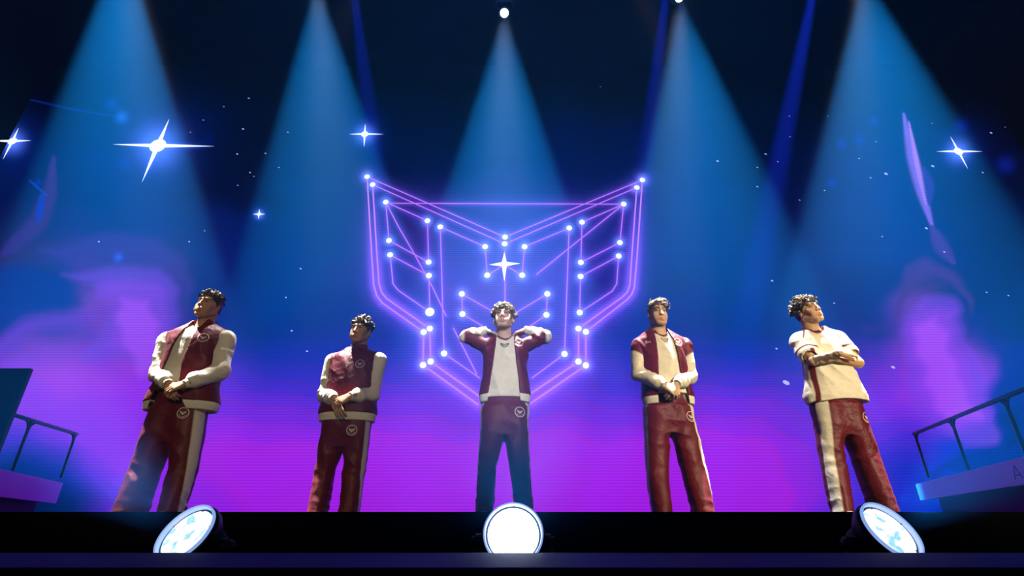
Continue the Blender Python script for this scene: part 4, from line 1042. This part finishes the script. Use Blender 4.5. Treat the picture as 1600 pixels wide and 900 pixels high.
P1 = dict(root=(-2.66, 4.15), seed=1, label='heavily built person in an open maroon track jacket, hands folded, above the left-turned lamp',
    head=((.030, -.012, 1.665), (-4, 4, -4), 1.07), neck=(.02, 1.51), fat=1.14, neckw=1.15, skin=(.50, .27, .16), beard=.25, haircol=(.020, .013, .010), hair_toplight=(.10, .06, .03),
    hair=dict(flow=(0, -1, .25), mess=.35, lift=.35, n=170, len=.052, r=.0085, vol=.006, front=.070, reach=82, drop=.5),
    arms=dict(shL=(262, 532, 0), elL=(250, 584, -.04), wrL=(262, 599, -.20), shR=(354, 530, 0), elR=(342, 580, -.03), wrR=(292, 599, -.20)),
    hands=clasp('R', (-.80, -.28, -.42), (.55, -.25, -.75), (15, 45, 30), (30, 50, 30), nF=(-.2, -.9, .35), dF=(0, -.01, 0)),
    torso=torso(.78, .285, .255, .235, 1.18, 1.455, 1.515, .015, shw=.19), waist=.97, hipw=.215, crotch=.52, legL=[(.02, -.135, .098), (.33, -.135, .108), (.60, -.105, .118), (.80, -.09, .12)], legR=[(.02, .165, .080), (.33, .150, .100), (.60, .115, .118), (.80, .09, .12)],
    stripeL=(-12, 25), stripeR=(-48, 0), leg_badge=(.115, .735), chest_badge=(.125, 1.345), shirt_mark=(-.02, 1.34), shirt_hem=.93,
    open=[(.75, -.02, .17), (.90, -.05, .10), (1.1, -.05, .075), (1.3, -.035, .065), (1.42, -.01, .055), (1.50, 0, .05), (1.6, 0, .06)], collar=.05, sleeve=(.078, .076, .058))
P2 = dict(root=(-1.40, 4.45), seed=2, label='shortest person, in a fully zipped maroon track jacket, standing with crossed hands',
    head=((.020, -.010, 1.545), (0, 2, -8), 1.04), neck=(.015, 1.375), fat=1.03, neckw=1.08, skin=(.52, .30, .18), beard=.2, haircol=(.030, .018, .012), hair_toplight=(.20, .13, .08),
    hair=dict(flow=(0, -1, .1), mess=.8, lift=.5, n=190, len=.034, r=.0095, vol=.010, front=.062, reach=84, curl=2.2),
    arms=dict(shL=(520, 564, 0), elL=(510, 618, -.01), wrL=(521, 622, -.17), shR=(592, 563, 0), elR=(580, 616, -.02), wrR=(549, 619, -.19)),
    hands=clasp('R', (-.85, -.10, -.45), (.48, -.10, -.85), (20, 50, 30), (6, 14, 10), nF=(-.1, -.9, .35), nB=(-.1, -.95, .0), dF=(0, -.012, 0), thB=(35, 10)),
    torso=torso(.75, .235, .225, .215, 1.05, 1.32, 1.38, .0, shw=.17), waist=.93, hipw=.205, crotch=.53, legL=[(.02, -.125, .075), (.35, -.130, .083), (.60, -.10, .105), (.80, -.085, .11)], legR=[(.02, .120, .076), (.35, .110, .090), (.60, .10, .105), (.80, .085, .11)],
    stripeL=(-10, 25), stripeR=(-42, -4), leg_badge=(.085, .655), chest_badge=(.085, 1.215), shirt_hem=.92, zip=-.015, collar=.055, sleeve=(.070, .072, .054))
def up_panel(k):
    def mk(A):
        S, E_, W = A['sh' + k], A['el' + k], A['wr' + k]
        def f(X, Y, Z):
            # the lower and inner side of the raised sleeve is maroon
            u = E_ - S; h = np.clip(((X - S[0]) * u[0] + (Y - S[1]) * u[1] + (Z - S[2]) * u[2]) / (u @ u), 0, 1.0); up_d = np.sqrt((X - S[0] - h * u[0]) ** 2 + (Y - S[1] - h * u[1]) ** 2 + (Z - S[2] - h * u[2]) ** 2)
            v = W - E_; g_ = np.clip(((X - E_[0]) * v[0] + (Y - E_[1]) * v[1] + (Z - E_[2]) * v[2]) / (v @ v), 0, 1.0); fo_d = np.sqrt((X - E_[0] - g_ * v[0]) ** 2 + (Y - E_[1] - g_ * v[1]) ** 2 + (Z - E_[2] - g_ * v[2]) ** 2)
            s = 1 if k == 'R' else -1
            return soft_step(up_d - fo_d - .012, .006) * soft_step((X * s - .36), .01) * soft_step(Y - .03, .01)
        return f
    return mk
P3 = dict(root=(-.06, 4.40), seed=3, label='person with both hands behind the neck and elbows raised, standing before the glowing mask',
    head=((-.018, -.010, 1.645), (-13, 0, -4), 1.09), neck=(-.008, 1.485), fat=.98, neckw=1.05, skin=(.60, .40, .31), beard=.05, haircol=(.10, .065, .04), hair_toplight=(.45, .36, .26),
    hair=dict(flow=(0, -1, 0), mess=.9, lift=.5, n=200, len=.040, r=.0095, vol=.010, front=.060, reach=86, curl=2.6, radial=.7),
    arms=dict(shL=(760, 541, .0), elL=(729, 526, -.04), wrL=(757, 517, .0), shR=(817, 541, .0), elR=(851, 526, -.04), wrR=(823, 516, .0)),
    hands=hands_behind_neck,
    torso=torso(.90, .215, .205, .195, .98, 1.45, 1.50, .0, shw=.155), waist=1.00, hipw=.205, crotch=.62, legL=[(.02, -.155, .070), (.37, -.145, .078), (.62, -.105, .105), (.85, -.09, .11)], legR=[(.02, .155, .073), (.37, .125, .086), (.62, .10, .105), (.85, .085, .11)],
    stripeL=(-32, 25), stripeR=(-32, 25), leg_badge=(.125, .795), chest_badge=(.120, 1.405), shirt_mark=(-.005, 1.375), shirt_hem=.925,
    open=[(.85, -.01, .14), (1.0, -.005, .125), (1.2, .0, .10), (1.35, .0, .085), (1.45, 0, .075), (1.6, 0, .09)], collar=.03, sleeve=(.068, .060, .046), panelL=up_panel('L'), panelR=up_panel('R'), yoke=.12)
def arm_panel(k):
    def mk(A):
        S, E_ = A['sh' + k], A['el' + k]; u = (E_ - S); L = np.linalg.norm(u); u = u / L; s = 1 if k == 'R' else -1
        def f(X, Y, Z):
            h = ((X - S[0]) * u[0] + (Y - S[1]) * u[1] + (Z - S[2]) * u[2]) / L
            return soft_step(h - .38 + 2.2 * (X - S[0]) * s, .03)
        return f
    return mk
P4 = dict(root=(1.32, 4.40), seed=4, label='person with swept dark hair, maroon jacket open over a pale shirt, hands clasped at waist',
    head=((.012, -.010, 1.692), (2, 0, 3), 1.04), neck=(.005, 1.535), fat=1.0, neckw=1.12, jaw=1.25, skin=(.64, .42, .28), beard=.25, haircol=(.028, .018, .012), hair_toplight=(.26, .19, .12),
    hair=dict(flow=(.8, -.55, .1), mess=.22, lift=.35, n=170, len=.055, r=.0085, vol=.012, front=.074, reach=78, drop=.3),
    arms=dict(shL=(997, 541, 0), elL=(998, 584, -.02), wrL=(1037, 601, -.19), shR=(1070, 540, 0), elR=(1076, 589, -.02), wrR=(1059, 599, -.19)),
    hands=clasp('L', (.62, -.16, -.50), (-.55, -.10, -.75), (22, 55, 35), (25, 45, 30), nF=(.1, -.9, .4), dF=(0, -.01, 0)),
    torso=torso(.88, .215, .205, .205, 1.05, 1.475, 1.545, .012, shw=.175), waist=1.02, hipw=.205, crotch=.635, legL=[(.02, -.160, .078), (.35, -.148, .090), (.62, -.115, .105), (.85, -.095, .11)], legR=[(.02, .162, .084), (.35, .148, .100), (.62, .115, .108), (.85, .09, .11)],
    stripeL=(-34, 12), stripeR=(-52, 5), leg_badge=(.155, .760), chest_badge=(.135, 1.405), shirt_mark=(.022, 1.425), shirt_hem=.955, badge_ang=.2, name_mark=(-.125, 1.405),
    open=[(.85, .03, .13), (1.0, .025, .125), (1.12, .02, .095), (1.3, .025, .085), (1.42, .020, .078), (1.5, .01, .066), (1.6, 0, .08)], collar=.035, sleeve=(.068, .066, .052), panelL=arm_panel('L'), panelR=arm_panel('R'), yoke=.12)
def ink(A):
    E_, W = A['elL'], A['wrL']; u = W - E_; n1, n2 = noise3(60, 9, 7), noise3(130, 12, 7)
    def f(X, Y, Z):
        h = ((X - E_[0]) * u[0] + (Y - E_[1]) * u[1] + (Z - E_[2]) * u[2]) / (u @ u); d = np.sqrt((X - E_[0] - h * u[0]) ** 2 + (Y - E_[1] - h * u[1]) ** 2 + (Z - E_[2] - h * u[2]) ** 2)
        return (h > .02) * (h < .98) * (d < .056) * np.clip((n1(X, Y, Z) + .7 * n2(X, Y, Z) + .18) * 5, 0, .9)
    return (f, (.06, .06, .07))
P5 = dict(root=(2.69, 4.30), seed=5, kit='jersey', label='person in a cream short-sleeved shirt with arms crossed and an inked forearm',
    head=((-.040, -.010, 1.672), (-10, -5, 16), 1.07), neck=(-.025, 1.515), fat=.98, neckw=1.08, skin=(.56, .34, .20), beard=.18, haircol=(.022, .014, .010), hair_toplight=(.22, .16, .09),
    hair=dict(flow=(0, -.6, 0), mess=1.0, lift=.6, n=210, len=.046, r=.0085, vol=.012, front=.064, reach=92, curl=2.4, radial=.5),
    arms=dict(shL=(1249, 535, 0), elL=(1270, 564, -.13), wrL=(1312, 551, -.235), shR=(1309, 531, 0), elR=(1341, 567, -.10), wrR=(1300, 559, -.185)),
    hands=arms_crossed, sleeve_to=dict(L=.62, R=.55), ink=ink,
    torso=torso(.865, .250, .215, .195, 1.0, 1.45, 1.52, .015, shw=.165), waist=1.02, hipw=.20, crotch=.60, legL=[(.02, -.185, .070), (.47, -.135, .094), (.64, -.105, .105), (.85, -.085, .11)], legR=[(.02, .135, .084), (.47, .125, .103), (.64, .11, .108), (.85, .09, .11)],
    stripeL=(-72, -22), stripeR=(0, 30), leg_badge=(.165, .735), shirt_hem=.9)
for q in (P1, P2, P3, P4, P5):
    q.setdefault('kit', 'jacket'); q['seed'] *= 100
    person(q)
